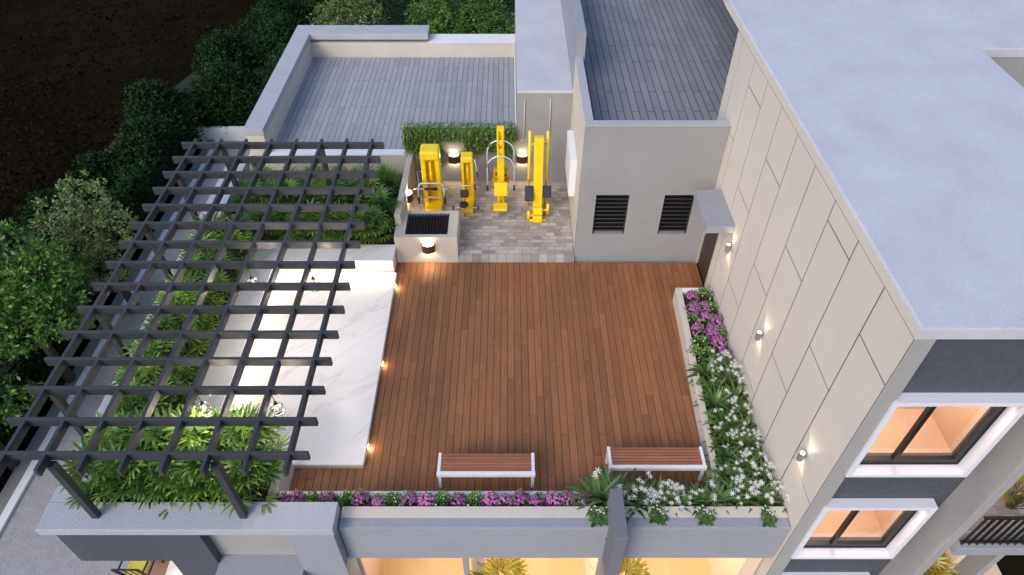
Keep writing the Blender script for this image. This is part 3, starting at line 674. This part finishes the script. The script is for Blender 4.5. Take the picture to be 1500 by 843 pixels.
mb = MB(); mb.box(-0.37,-0.01,13.62,13.75,1.0,1.05); mb.box(-0.37,-0.01,13.62,13.75,0.82,0.87); mb.box(-0.37,-0.32,13.62,13.75,0.871,0.999); mb.box(-0.06,-0.01,13.62,13.75,0.871,0.999); mb.box(-0.40,0.02,13.62,13.75,0.70,0.76); mb.box(-0.24,-0.14,13.58,13.62,0.7,1.02)
mb.build('rear_frame', M['yellow_dark'], g, bevel=0.008)
mb = MB(); mb.obox((-0.19,13.12,0.86),(0.31,0.06,0.34),Matrix.Rotation(R(-14),3,'X').to_4x4()); mb.build('back_pad', M['yellow'], g, bevel=0.02)
mb = MB(); mb.obox((-0.20,12.93,0.48),(0.33,0.28,0.06)); mb.build('seat_pad', M['yellow'], g, bevel=0.018)
mb = MB(); mb.box(-0.235,-0.155,13.0,13.449,0.40,0.449); mb.box(-0.255,-0.215,13.08,13.14,0.45,0.72); mb.box(-0.165,-0.125,13.08,13.14,0.45,0.72); mb.build('seat_beam', M['yellow_dark'], g)
mb = MB(); mb.tube([(-0.205,12.95,Z0),(-0.205,12.95,0.448)],0.025,8); mb.build('seat_leg', M['silver'], g)
# 4 tallest machine
g = thing('cable_tower', 'largest yellow gym machine with thick central beam, thin side posts and dark pads', 'gym machine', (0.7,13.1,Z0))
mb = MB(); mb.obox((0.68,13.10,1.24),(0.21,0.17,1.98),Matrix.Rotation(R(-6),3,'X').to_4x4()); mb.build('main_beam', M['yellow'], g, bevel=0.012)
for x in (0.475,0.885):
    mb = MB(); mb.tube([(x,13.42,Z0),(x,13.34,2.30)],0.034,10); mb.build('side_post', M['yellow'], g, smooth=True)
mb = MB(); mb.tube([(0.47,13.36,1.95),(0.89,13.36,1.95)],0.03,8); mb.tube([(0.47,13.42,0.45),(0.89,13.42,0.45)],0.03,8); mb.build('cross_bar', M['yellow_dark'], g, smooth=True)
for x,y,z,l_ in ((0.475,12.92,0.88,0.36),(0.90,13.05,0.84,0.28)):
    mb = MB(); mb.obox((x,y,z),(0.20,0.08,l_),Matrix.Rotation(R(-35),3,'X').to_4x4()); mb.build('pad', M['rubber'], g, bevel=0.02)
mb = MB(); mb.tube([(0.475,12.96,0.86),(0.475,13.40,0.95)],0.022,8); mb.tube([(0.90,13.08,0.82),(0.885,13.40,0.9)],0.022,8); mb.build('pad_arm', M['yellow_dark'], g, smooth=True)
mb = MB(); mb.box(0.57,0.80,12.72,13.2,Z0,0.33); mb.obox((0.69,12.92,0.42),(0.22,0.30,0.18),Matrix.Rotation(R(-12),3,'X').to_4x4()); mb.build('base', M['yellow'], g, bevel=0.03)
mb = MB(); mb.tube([(0.47,12.80,Z0+0.02),(0.47,12.80,0.46)],0.035,10); mb.tube([(0.47,12.82,0.3),(0.6,12.86,0.3)],0.03,8); mb.tube([(0.80,12.92,0.40),(0.92,12.92,0.40)],0.03,8); mb.tube([(0.93,12.92,0.28),(0.93,12.92,0.58)],0.04,10); mb.tube([(0.47,12.80,Z0+0.03),(0.90,12.80,Z0+0.03)],0.03,8)
mb.build('foot_lever', M['yellow'], g, smooth=True)

# =================================================================== PLANTS
def strip(mb, pts, ws, up):
    """a narrow leaf: centre line pts, half widths ws, width direction across 'up'"""
    pts = [Vector(p) for p in pts]; vs = []
    for i,p in enumerate(pts):
        t = (pts[min(i+1,len(pts)-1)] - pts[max(i-1,0)])
        s = t.cross(up)
        s = s.normalized()*ws[i] if s.length > 1e-6 else Vector((ws[i],0,0))
        vs += [p - s, p + s]
    mb.add(vs, [(2*i,2*i+1,2*i+3,2*i+2) for i in range(len(pts)-1)])

def fan_leaf(mb, rng, p, dirv, tilt, L, nl=10, wid=0.02):
    """fan of leaflets at point p, facing outward along dirv"""
    fwd = Vector((dirv.x, dirv.y, 0)).normalized(); side = Vector((-fwd.y, fwd.x, 0))
    f = (fwd*math.cos(tilt) + Vector((0,0,1))*math.sin(tilt)).normalized()
    up = side.cross(f)*-1
    if up.z < 0: up = -up
    spread = R(rng.uniform(112,150)); c0 = len(mb.v); mb.v.append(tuple(p))
    for k in range(nl):
        a = -spread + 2*spread*k/(nl-1)
        dd = (f*math.cos(a) + side*math.sin(a))
        l_ = L*(1-0.22*abs(a)/spread)*rng.uniform(0.88,1.08)
        droop = rng.uniform(0.04,0.18)
        lift = rng.uniform(-0.02,0.02)
        pts = [p, p+dd*l_*0.35+up*(l_*(0.10+lift)), p+dd*l_*0.72+up*(l_*(0.04+lift)), p+dd*l_+Vector((0,0,-l_*droop))]
        vs = []
        for i_, w_ in ((1,wid*0.95),(2,wid),(3,wid*0.38)):
            t_ = pts[min(i_+1,3)]-pts[i_-1]; s_ = t_.cross(up); s_ = s_.normalized()*w_ if s_.length > 1e-6 else side*w_
            vs += [tuple(pts[i_]-s_), tuple(pts[i_]+s_)]
        b_ = len(mb.v); mb.v += vs
        mb.f += [(c0,b_+1,b_),(b_,b_+1,b_+3,b_+2),(b_+2,b_+3,b_+5,b_+4)]

def palm(name, label, seed, mat, group, h=0.95, spread=0.42, nf=26, L=0.33, wid=0.020):
    rng = random.Random(seed)
    t = thing(name, label, 'palm', (0,0,0), group)
    lf, stm = MB(), MB()
    for i in range(nf):
        a = i*2.399 + rng.uniform(-0.4,0.4); q = (i+0.5)/nf
        r = spread*math.sqrt(q)*rng.uniform(0.8,1.15)
        z = h*(1.0-0.62*q**1.3)*rng.uniform(0.88,1.06)
        dv = Vector((math.cos(a), math.sin(a), 0)); p = Vector((dv.x*r, dv.y*r, z))
        b0 = Vector((dv.x*0.04, dv.y*0.04, 0.0))
        stm.tube([b0, b0*0.6+p*0.4+Vector((0,0,0.12)), p], 0.007, 4, rs=[0.009,0.007,0.005], cap=False)
        fan_leaf(lf, rng, p, dv, R(rng.uniform(50,75))*(1-q)+R(rng.uniform(5,38))*q, L*rng.uniform(0.85,1.15), rng.choice((9,10,11,12)), wid)
    lf.build('fronds', mat, t); stm.build('stems', M['stem'], t)
    return t

ORD = ['first','second','third','fourth','fifth','sixth','seventh','eighth','ninth','tenth','eleventh','twelfth','thirteenth','fourteenth','fifteenth','sixteenth','seventeenth','eighteenth','nineteenth','twentieth']
prng = random.Random(21)
protos = [palm('fan_palm','-',s,M['palm'],'fan palms around the pergola seating') for s in (1,2,3)]
used = [False]*3
def put_palm(k, x, y, z, s, label):
    if not used[k]:
        used[k] = True; o = protos[k]; o.location = (x,y,z); o.scale = (s,s,s); o['label'] = label; o.rotation_euler = (0,0,prng.uniform(0,6.28)); return o
    return dup(protos[k], (x,y,z), prng.uniform(0,6.28), s, label)
# front bed, two rows
xsF = [-6.30,-5.88,-5.45,-5.03,-4.62,-4.25,-4.0]
for i,x in enumerate(xsF):
    put_palm(i%3, x+prng.uniform(-.06,.06), 5.50+prng.uniform(-.04,.05), 0.49, prng.uniform(0.84,0.96), 'bright green fan palm behind the front coping, %s from the left' % ORD[i])
for i,x in enumerate([-6.1,-5.68,-5.25,-4.85,-4.45,-4.1]):
    put_palm((i+1)%3, x+prng.uniform(-.06,.06), 5.92+prng.uniform(-.06,.06), 0.49, prng.uniform(0.98,1.14), 'taller fan palm beside the marble seating, %s from the left in the second row' % ORD[i])
# left bed
for i,y in enumerate([6.7,7.25,7.8,8.35,8.9,9.45,10.0,10.55,11.1]):
    put_palm(i%3, -6.28+prng.uniform(-.06,.08), y+prng.uniform(-.08,.08), 0.48, prng.uniform(0.8,0.95), 'fan palm against the left parapet, %s from the front' % ORD[i])
for i,y in enumerate([6.5,7.0,7.5,8.05,8.6,9.15,9.7,10.25,10.8,11.3]):
    put_palm((i+2)%3, -5.86+prng.uniform(-.06,.06), y+prng.uniform(-.08,.08), 0.48, prng.uniform(0.66,0.84), 'fan palm leaning over the long marble bench, %s from the front' % ORD[i])
# back bed
for i,x in enumerate([-5.5,-5.12,-4.75,-4.38,-4.0,-3.65,-3.3,-2.95]):
    put_palm((i+2)%3, x+prng.uniform(-.08,.08), 11.80+prng.uniform(-.03,.06), 0.36, prng.uniform(0.72,0.88), 'fan palm behind the short marble bench, %s from the left in the front row' % ORD[i])
for i,x in enumerate([-5.9,-5.45,-5.0,-4.55,-4.1,-3.65,-3.25]):
    put_palm(i%3, x+prng.uniform(-.1,.1), 12.75+prng.uniform(-.1,.1), 0.36, prng.uniform(0.8,0.95), 'fan palm in the rear bed, %s from the left in the middle row' % ORD[i])
for i,x in enumerate([-5.9,-5.3,-4.7,-4.1,-3.5,-2.95]):
    put_palm((i+1)%3, x, 13.55+prng.uniform(-.1,.1), 0.36, prng.uniform(0.62,0.78), 'fan palm below the cream wall at the pergola rear, %s from the left' % ORD[i])
dk = palm('fan_palm','dense dark green fan palm spilling over the grille box corner',9,M['palm_dark'],'fan palms around the pergola seating',1.0,0.55,30,0.30,0.020)
dk.location = (-2.98,12.35,0.18); dk.scale = (0.95,)*3
# palms on the storeys below
gp = palm('fan_palm','golden green fan palm in the lit balcony left of the concrete fin',12,M['palm_gold'],'fan palms on the lower storeys',1.2,0.45,22,0.3,0.02)
gp.location = (-0.10,4.98,-2.55)
dup(gp,(2.02,4.98,-2.55),1.1,1.0,'golden green fan palm in the lit balcony right of the concrete fin')
dup(gp,(7.0,4.9,-1.95),2.0,1.0,'bright yellow palm below the right hand balcony slab')
dup(gp,(7.5,5.0,0.93),0.4,0.85,'golden palm behind the brown balcony railing')

# --- small flowering plants
def flower_disc(mb, rng, p, nrm, r):
    n_ = nrm.normalized(); u = n_.cross(Vector((0.3,0.5,0.8))).normalized(); v_ = n_.cross(u)
    a0 = rng.uniform(0,6.28)
    for k in range(5):
        a = a0 + k*2*math.pi/5
        e = u*math.cos(a)+v_*math.sin(a); s = u*math.cos(a+1.57)+v_*math.sin(a+1.57)
        mb.add([p, p+e*r*0.55-s*r*0.48+n_*r*0.1, p+e*r*1.05+n_*r*0.18, p+e*r*0.55+s*r*0.48+n_*r*0.1],[(0,1,2,3)])
def small_leaf(mb, rng, p, d, L):
    d = d.normalized(); s = d.cross(Vector((0,0,1)))
    s = s.normalized()*L*0.28 if s.length > 1e-4 else Vector((L*.28,0,0))
    mb.add([p, p+d*L*0.5-s, p+d*L, p+d*L*0.5+s],[(0,1,2,3)])
def dome(rng, rx, ry, h):
    a = rng.uniform(0,6.28); q = math.sqrt(rng.random()); x, y = rx*q*math.cos(a), ry*q*math.sin(a)
    return Vector((x,y,h*math.sqrt(max(0.05,1-q*q))*rng.uniform(0.7,1.1)))
def bloom(name, seed, petal, group, rx=0.17, ry=0.14, h=0.2, nb=60, r=0.022, nleaf=170, minor=0):
    rng = random.Random(seed); t = thing(name,'-','flowers',(0,0,0),group)
    fl, bl = MB(), MB()
    for i in range(nleaf):
        p = dome(rng,rx,ry,h)*rng.uniform(0.55,1.0); d = Vector((p.x,p.y,0.06))+Vector((rng.uniform(-.1,.1),rng.uniform(-.1,.1),rng.uniform(0,.12)))
        small_leaf(fl, rng, p, d, rng.uniform(0.035,0.065))
    for i in range(nb):
        p = dome(rng,rx*1.02,ry*1.02,h*1.1); flower_disc(bl, rng, p+Vector((0,0,0.012)), Vector((p.x*1.5,p.y*1.5-0.05,0.22)), r*rng.uniform(0.8,1.2))
    fl.build('foliage', M['foliage'], t); bl.build('blossoms', petal, t)
    return t
GF = 'flower clumps in the white planters'
pp = [bloom('flower_clump',31,M['petalp'],GF), bloom('flower_clump',32,M['petalp'],GF,nb=80,r=0.022)]
pw = [bloom('flower_clump',41,M['petalw'],GF,nb=14,r=0.014,nleaf=230), bloom('flower_clump',42,M['petalw'],GF,nb=20,r=0.014,nleaf=210)]
state = {}
def put(o, key, *a):
    if not state.get(key): 
        state[key] = True; o.location = a[0]; o.rotation_euler = (0,0,a[1]); o.scale = a[2] if isinstance(a[2],tuple) else (a[2],)*3; o['label'] = a[3]; return o
    return dup(o, *a)
seq = 'pPgpgPpgpPgpgpPpPPpP'
cnt = {'p':0,'g':0}
x = -3.58
for i,ch in enumerate(seq):
    k = 'g' if ch == 'g' else 'p'
    lb = ('purple flower clump in the front trough, %s purple one from the left' if k == 'p' else 'green clump with tiny white flowers in the front trough, %s such from the left') % ORD[cnt[k]]
    cnt[k] += 1
    o = (pw if k == 'g' else pp)[i%2]
    put(o, k+str(i%2), (x+prng.uniform(-.03,.03), 5.33+prng.uniform(-.02,.02), 0.37), prng.uniform(0,6.28), (prng.uniform(.95,1.15),prng.uniform(.9,1.05),prng.uniform(1.1,1.4)), lb)
    x += 0.252
side = [('p',3.84,10.02),('g',4.12,10.1),('p',4.02,9.72),('p',3.78,9.66),('g',4.18,9.7),('g',3.72,9.4),('p',4.0,9.38),('p',4.2,9.3),('p',3.76,9.1),('p',4.06,9.02),('g',4.22,8.98),('p',4.10,8.74),('g',3.74,8.76),('g',3.86,8.5),('g',3.62,8.5),('p',4.16,8.42)]
cnt = {'p':0,'g':0}
for i,(k,x,y) in enumerate(side):
    lb = ('purple flower clump in the side planter, %s purple one from the door' if k == 'p' else 'leafy clump with tiny white flowers in the side planter, %s such from the door') % ORD[cnt[k]]
    cnt[k] += 1
    o = (pw if k == 'g' else pp)[i%2]
    put(o, k+str(i%2), (x,y,0.27), prng.uniform(0,6.28), prng.uniform(.95,1.2), lb)

# --- spider lilies
def lily(seed, group, nleaf=34, nfl=9, L=0.42):
    rng = random.Random(seed); t = thing('spider_lily','-','lily',(0,0,0),group)
    lf, stm, fl = MB(), MB(), MB()
    for i in range(nleaf):
        a = rng.uniform(0,6.28); q = rng.random(); d = Vector((math.cos(a),math.sin(a),0)); l_ = L*rng.uniform(0.75,1.1)
        e0 = R(82-55*q)
        pts = [Vector((d.x*.03,d.y*.03,0))]; el = e0
        for k in range(4):
            pts.append(pts[-1]+(d*math.cos(el)+Vector((0,0,1))*math.sin(el))*l_/4); el -= R(14+16*q)
        strip(lf, pts, [0.014,0.023,0.025,0.019,0.003], Vector((0,0,1)) if q>0.2 else Vector((d.x,d.y,0.5)))
    for i in range(nfl):
        a = rng.uniform(0,6.28); r = 0.24*math.sqrt(rng.random()); p = Vector((r*math.cos(a), r*math.sin(a), rng.uniform(0.30,0.46)))
        stm.tube([(p.x*.2,p.y*.2,0.02),p*0.6+Vector((0,0,0.08)),p],0.005,4,cap=False)
        for c in range(rng.choice((2,3))):
            cpt = p + Vector((rng.uniform(-.045,.045),rng.uniform(-.045,.045),rng.uniform(0,.03)))
            ax = Vector((rng.uniform(-.5,.5),rng.uniform(-.7,.3),1)).normalized(); u = ax.cross(Vector((1,0,0.1))).normalized(); v_ = ax.cross(u); a0 = rng.uniform(0,6.28)
            for k in range(6):
                an = a0+k*math.pi/3; e = u*math.cos(an)+v_*math.sin(an); l_ = rng.uniform(0.034,0.05)
                strip(fl, [cpt, cpt+e*l_*0.5+ax*l_*0.35, cpt+e*l_+ax*l_*0.1], [0.003,0.0048,0.0012], ax)
            for k in range(5):
                an = a0+0.5+k*2*math.pi/5; e = u*math.cos(an)+v_*math.sin(an)
                fl.add([cpt, cpt+e*0.013+ax*0.014, cpt+e*0.004+ax*0.022],[(0,1,2)])
    lf.build('leaves', M['lily'], t); stm.build('stalks', M['stem'], t); fl.build('blossoms', M['petalw'], t)
    return t
GL = 'white spider lilies in the planters'
lp = [lily(51,GL,52,2), lily(52,GL,56,1), lily(53,GL,44,8)]
lsp = [(2,3.98,8.12),(0,3.72,8.0),(2,4.12,7.78),(0,3.80,7.62),(1,4.12,7.42),(1,3.72,7.28),(2,4.02,7.08),(0,3.80,6.88),(1,4.14,6.78),(2,3.74,6.56),(2,4.04,6.42),(0,3.70,6.22),(0,4.14,6.12),(2,3.92,5.98),(0,3.62,5.86),(2,4.18,5.74)]
for i,(k,x,y) in enumerate(lsp):
    put(lp[k],'l%d'%k,(x,y,0.27),prng.uniform(0,6.28),prng.uniform(.9,1.1),'white spider lily in the side planter, %s from the purple flowers' % ORD[i])
fr = [(1,1.42,5.34),(1,1.62,5.40),(0,1.88,5.36),(2,2.12,5.30),(2,2.36,5.36),(2,2.60,5.30),(0,2.84,5.36),(1,3.06,5.28),(1,3.28,5.38),(0,3.50,5.36),(2,3.68,5.44),(2,3.92,5.34),(0,4.12,5.42),(1,4.18,5.28)]
for i,(k,x,y) in enumerate(fr):
    put(lp[k],'l%d'%k,(x,y,0.34),prng.uniform(0,6.28),prng.uniform(1.0,1.2) if i>3 else (1.5,1.45,1.35,1.2)[i],'white spider lily in the front trough, %s from the concrete fin' % ORD[i])

# --- ivy over the gym wall
rng = random.Random(61); iv = MB(); ist = MB()
for i in range(560):
    x = rng.uniform(-2.56,0.16); y = 14.44 - abs(rng.gauss(0,0.05)); ln = rng.uniform(0.36,0.95)*(1+0.25*math.sin(x*3.1)); ln = min(ln, 0.34) if min(abs(x+1.37),abs(x-.335)) < 0.30 else ln; n_ = int(ln/0.032)
    xx, yy = x, y-0.02
    ist.tube([(x,14.47,1.70),(x,y-0.03,1.66),(x+rng.uniform(-.02,.02),y-0.02,1.70-ln)],0.003,3,cap=False)
    for k in range(n_):
        z = 1.74 - k*0.032; xx += rng.uniform(-.012,.012)
        d = Vector((rng.uniform(-1,1),rng.uniform(-1,0.1),rng.uniform(-1.2,0.3))); small_leaf(iv, rng, Vector((xx,yy+rng.uniform(-.03,.02),z)), d, rng.uniform(0.05,0.085))
for i in range(1500):
    p = Vector((rng.uniform(-2.57,0.17), rng.uniform(14.36,14.60), rng.uniform(1.70,1.80))); small_leaf(iv, rng, p, Vector((rng.uniform(-1,1),rng.uniform(-1,.6),rng.uniform(-.3,.8))), rng.uniform(0.035,0.06))
t = thing('hanging_ivy','curtain of green ivy hanging down the gym back wall','ivy',(-1.2,14.4,1.7))
iv.build('leaves', M['ivy'], t); ist.build('stems', M['stem'], t)

# --- trailing sprigs over the ledge
def sprig(seed):
    rng = random.Random(seed); t = thing('trailing_sprig','-','plant',(0,0,0),'sprigs trailing over the front ledge'); lf, fl = MB(), MB()
    for i in range(70):
        q = rng.random(); p = Vector((rng.uniform(-.13,.13)*(1-.3*q), -0.30*q, 0.06-0.05*q+rng.uniform(0,.07)*(1-q))); small_leaf(lf, rng, p, Vector((rng.uniform(-1,1),-0.8,rng.uniform(-.2,.5))), rng.uniform(.05,.11))
    for i in range(7): flower_disc(fl, rng, Vector((rng.uniform(-.12,.12), rng.uniform(-.2,0), 0.12)), Vector((0,-.3,1)), 0.016)
    lf.build('leaves', M['lily'], t); fl.build('blossoms', M['petalw'], t); return t
sg = sprig(71)
for i,(x,lb) in enumerate([(1.36,'left of the concrete fin'),(2.32,'near the middle of the lily trough'),(3.02,'below the leafiest lilies'),(3.98,'at the tower end of the ledge')]):
    put(sg,'sprig',(x,5.16,0.575),prng.uniform(-.3,.3),(prng.uniform(.8,1.3),prng.uniform(.7,1.0),1),'small green sprig trailing over the grey ledge, '+lb)

# =================================================================== TREES AND HEDGE
def tree(name, label, loc, crowns, mat, seed, leafsize=0.10, dens=420, group=None):
    """crowns: list of (dx,dy,z,r) clump balls relative to loc"""
    rng = random.Random(seed); t = thing(name, label, 'tree', loc, group)
    tr, cr = MB(), MB(); L0 = Vector(loc)
    top = max(c[2] for c in crowns)
    forkz = L0.z + (min(c[2] for c in crowns)-L0.z)*0.62
    cx = sum(c[0] for c in crowns)/len(crowns)*0.3; cy = sum(c[1] for c in crowns)/len(crowns)*0.3
    fork = Vector((L0.x+cx, L0.y+cy, forkz))
    tr.tube([L0, (L0.x+cx*.4, L0.y+cy*.4, L0.z+(forkz-L0.z)*.5), fork], 0.12, 10, rs=[0.17,0.13,0.11])
    for dx,dy,z,r in crowns:
        c = Vector((L0.x+dx,L0.y+dy,z))
        mid = fork.lerp(c,0.5)+Vector((rng.uniform(-.15,.15),rng.uniform(-.15,.15),0.1))
        tr.tube([fork,mid,c],0.05,7,rs=[0.075,0.05,0.02])
        for k in range(6):
            e = c + Vector((rng.gauss(0,1),rng.gauss(0,1),rng.gauss(0.3,1))).normalized()*r*0.8; tr.tube([mid.lerp(c,0.6),e],0.02,5,rs=[0.028,0.006],cap=False)
        # leaf clumps on the shell of each ball
        ncl = int(26*r*r*4)
        for k in range(ncl):
            v_ = Vector((rng.gauss(0,1),rng.gauss(0,1),rng.gauss(0,1))).normalized(); q = rng.uniform(0.55,1.05)
            cc = c + v_*r*q; rc = rng.uniform(0.10,0.20)*max(0.8,r)
            for j in range(int(dens/22*rng.uniform(0.7,1.4))):
                p = cc + Vector((rng.gauss(0,1),rng.gauss(0,1),rng.gauss(0,.7)))*rc*0.7
                d = Vector((rng.uniform(-1,1),rng.uniform(-1,1),rng.uniform(-.6,.5))) + v_*0.7
                d.normalize(); s = d.cross(Vector((rng.uniform(-1,1),rng.uniform(-1,1),rng.uniform(-1,1)))).normalized()
                l_ = leafsize*1.25*rng.uniform(.7,1.25)
                cr.add([p, p+d*l_*.5-s*l_*.26, p+d*l_, p+d*l_*.5+s*l_*.26],[(0,1,2,3)])
    tr.build('trunk', M['bark'], t, smooth=True); cr.build('crown', mat, t)
    return t
GT = 'trees outside the house'
tree('leafy_tree','large bright green leafy tree beside the pergola at the left edge',(-13.7,13.2,-6.6),[(-1.0,0.3,-2.0,1.0),(0.2,0.5,-1.7,0.95),(1.1,0.0,-2.1,0.95),(1.6,-.5,-2.8,.8),(-.3,-0.9,-2.6,1.0),(0.8,-1.1,-2.9,.8),(-1.5,-.4,-2.9,.9),(0.2,0.6,-3.0,1.0)],M['tree_green'],81,0.11,420,GT)
tree('leafy_tree','lower green tree with dark open trunk at the far left edge',(-13.9,10.2,-6.6),[(-.8,0.1,-3.0,.75),(0.3,0.1,-3.3,.7),(-.3,-.7,-3.4,.75),(1.0,.4,-3.9,.6)],M['tree_green'],82,0.11,420,GT)
tree('leafy_tree','olive green rounded tree behind the bright green one near the pergola',(-12.9,16.3,-6.6),[(-.7,0,-2.5,.75),(0.1,0.2,-2.0,.8),(0.9,-.3,-2.7,.7),(0.0,-.9,-2.8,.8),(0.6,-1.2,-3.4,.75)],M['tree_olive'],83,0.09,460,GT)
tree('leafy_tree','small pale olive tree behind the left end of the rear parapet',(-7.6,32.2,-6.6),[(0,0,-2.6,1.0),(-.8,-.4,-3.2,.9),(.9,-.3,-3.1,.9),(0.1,-.9,-3.4,1.0)],M['tree_olive'],84,0.12,420,GT)
tree('leafy_tree','bright green broad tree behind the low rear parapet beside the pier',(-2.2,32.0,-6.6),[(-1.6,0,-2.9,1.0),(-.4,.3,-2.4,1.1),(0.9,.1,-2.8,1.0),(-.6,-.9,-3.3,1.0),(.7,-1.0,-3.4,.9),(1.9,-.5,-3.4,.8),(-2.3,-.6,-3.6,.7)],M['tree_green'],85,0.12,400,GT)
rng = random.Random(91); hd = MB()
pts = []
def hedge_pt():
    while True:
        if rng.random() < 0.62:
            y = rng.uniform(13,40); x = -14.3 - rng.uniform(0,2.4) + (y-8)*0.03
            if y > 27.5: x = rng.uniform(-15.6+(y-27)*0.18, -7.0)
        elif rng.random() < 0.5: y = rng.uniform(27.6,34); x = rng.uniform(-14.2,-6.2)
        else: y = rng.uniform(28.5,42); x = rng.uniform(-14.5+(y-28)*.2, 1.0)
        if -5.3 < x < -4.4 and y > 28: continue
        hh = -4.4 + 0.5*math.sin(x*1.9+y*0.7)+0.4*math.sin(y*1.6-x)
        return x, y, hh
for i in range(19000):
    x,y,hh = hedge_pt(); z = hh - abs(rng.gauss(0,.35))
    for j in range(7):
        p = Vector((x+rng.gauss(0,.14),y+rng.gauss(0,.14),z+rng.gauss(0,.10)))
        d = Vector((rng.uniform(-1,1),rng.uniform(-1,1),rng.uniform(-.3,.9))).normalized(); s = d.cross(Vector((rng.uniform(-1,1),rng.uniform(-1,1),rng.uniform(-1,1)))).normalized(); l_ = rng.uniform(.11,.2)
        hd.add([p,p+d*l_*.5-s*l_*.3,p+d*l_,p+d*l_*.5+s*l_*.3],[(0,1,2,3)])
for i in range(5000):
    if i % 5 < 2: x = rng.uniform(-14.2,-6.6); y = 27.45+ (x+14.2)*0.165 + rng.uniform(-.25,.1); z = rng.uniform(-6.5,-4.6)
    elif i % 5 == 2: x = rng.uniform(-14.2,-6.6); y = 27.4+rng.uniform(0,2.4); z = -4.9+rng.gauss(0,.15)
    else: y = rng.uniform(9,27.4); x = -14.45+rng.uniform(-.1,.2); z = rng.uniform(-6.5,-4.6)
    for j in range(7):
        p = Vector((x+rng.gauss(0,.14),y+rng.gauss(0,.14),z+rng.gauss(0,.12)))
        d = Vector((rng.uniform(-1,1),rng.uniform(-1,1),rng.uniform(-.3,.9))).normalized(); s_ = d.cross(Vector((rng.uniform(-1,1),rng.uniform(-1,1),rng.uniform(-1,1)))).normalized(); l_ = rng.uniform(.11,.2)
        hd.add([p,p+d*l_*.5-s_*l_*.3,p+d*l_,p+d*l_*.5+s_*l_*.3],[(0,1,2,3)])
hg = thing('hedge','dark green hedge running along the far side of the road behind the pergola','hedge',(-14,25,-6.6))
hd.build('foliage', M['hedge'], hg)
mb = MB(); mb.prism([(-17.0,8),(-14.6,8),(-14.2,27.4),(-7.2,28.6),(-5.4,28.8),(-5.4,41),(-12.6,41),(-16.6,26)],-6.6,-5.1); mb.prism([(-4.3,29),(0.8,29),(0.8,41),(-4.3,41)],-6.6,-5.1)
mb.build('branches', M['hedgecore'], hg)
struct(MB().add([(-5.3,27.5,-6.58),(-4.45,27.5,-6.58),(-4.45,44,-6.58),(-5.3,44,-6.58)],[(0,1,2,3)]).build('garden_path', M['tree_olive']))

rng = random.Random(95); sb = MB()
for i in range(6500):
    y = 10 + 75*rng.random()**1.4; x = rng.uniform(-19-(y-10)*0.75, -17.2+max(0,(y-30)*0.22))
    hh = -6.1+0.5*math.sin(x*.8+1.3*math.sin(y*.5))+rng.uniform(-.3,.3)
    for j in range(5):
        p = Vector((x+rng.gauss(0,.3),y+rng.gauss(0,.3),hh+rng.gauss(0,.15))); d = Vector((rng.uniform(-1,1),rng.uniform(-1,1),rng.uniform(-.2,.8))).normalized(); s_ = d.cross(Vector((rng.uniform(-1,1),rng.uniform(-1,1),1))).normalized(); l_ = rng.uniform(.14,.3)
        sb.add([p,p+d*l_*.5-s_*l_*.3,p+d*l_,p+d*l_*.5+s_*l_*.3],[(0,1,2,3)])
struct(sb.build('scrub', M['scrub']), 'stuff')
# =================================================================== CHAIR ON THE SIDE BALCONY
ch = thing('cane_chair','dark framed chair with yellow cushion on the side balcony under the slate panel','chair',(-7.1,5.7,-3))
CX, CY, CZ = -7.12, 5.66, -2.998
mb = MB()
for sx in (-.22,.22):
    mb.tube([(CX+sx,CY+.22,CZ),(CX+sx,CY+.24,CZ+.42)],.02,6); mb.tube([(CX+sx,CY-.2,CZ),(CX+sx*1.02,CY-.22,CZ+.42),(CX+sx*1.1,CY-.30,CZ+.86)],.02,6)
    mb.tube([(CX+sx*1.15,CY+.24,CZ+.62),(CX+sx*1.1,CY-.26,CZ+.66)],.02,6); mb.tube([(CX+sx*1.15,CY+.24,CZ+.62),(CX+sx,CY+.22,CZ+.42)],.018,6); mb.tube([(CX+sx,CY-.2,CZ+.38),(CX+sx,CY+.22,CZ+.38)],.018,6)
mb.build('frame', M['black'], ch)
mb = MB(); mb.tube([(CX-.25,CY-.30,CZ+.86),(CX+.25,CY-.30,CZ+.86)],.02,6)
for k in range(4): mb.tube([(CX-.18+.12*k,CY-.22,CZ+.44),(CX-.16+.11*k,CY-.30,CZ+.86)],.012,5)
mb.build('backrest', M['black'], ch)
MB().box(CX-.19,CX+.19,CY-.22,CY+.17,CZ+.42,CZ+.50).build('cushion', M['cushion'], ch, bevel=0.03)
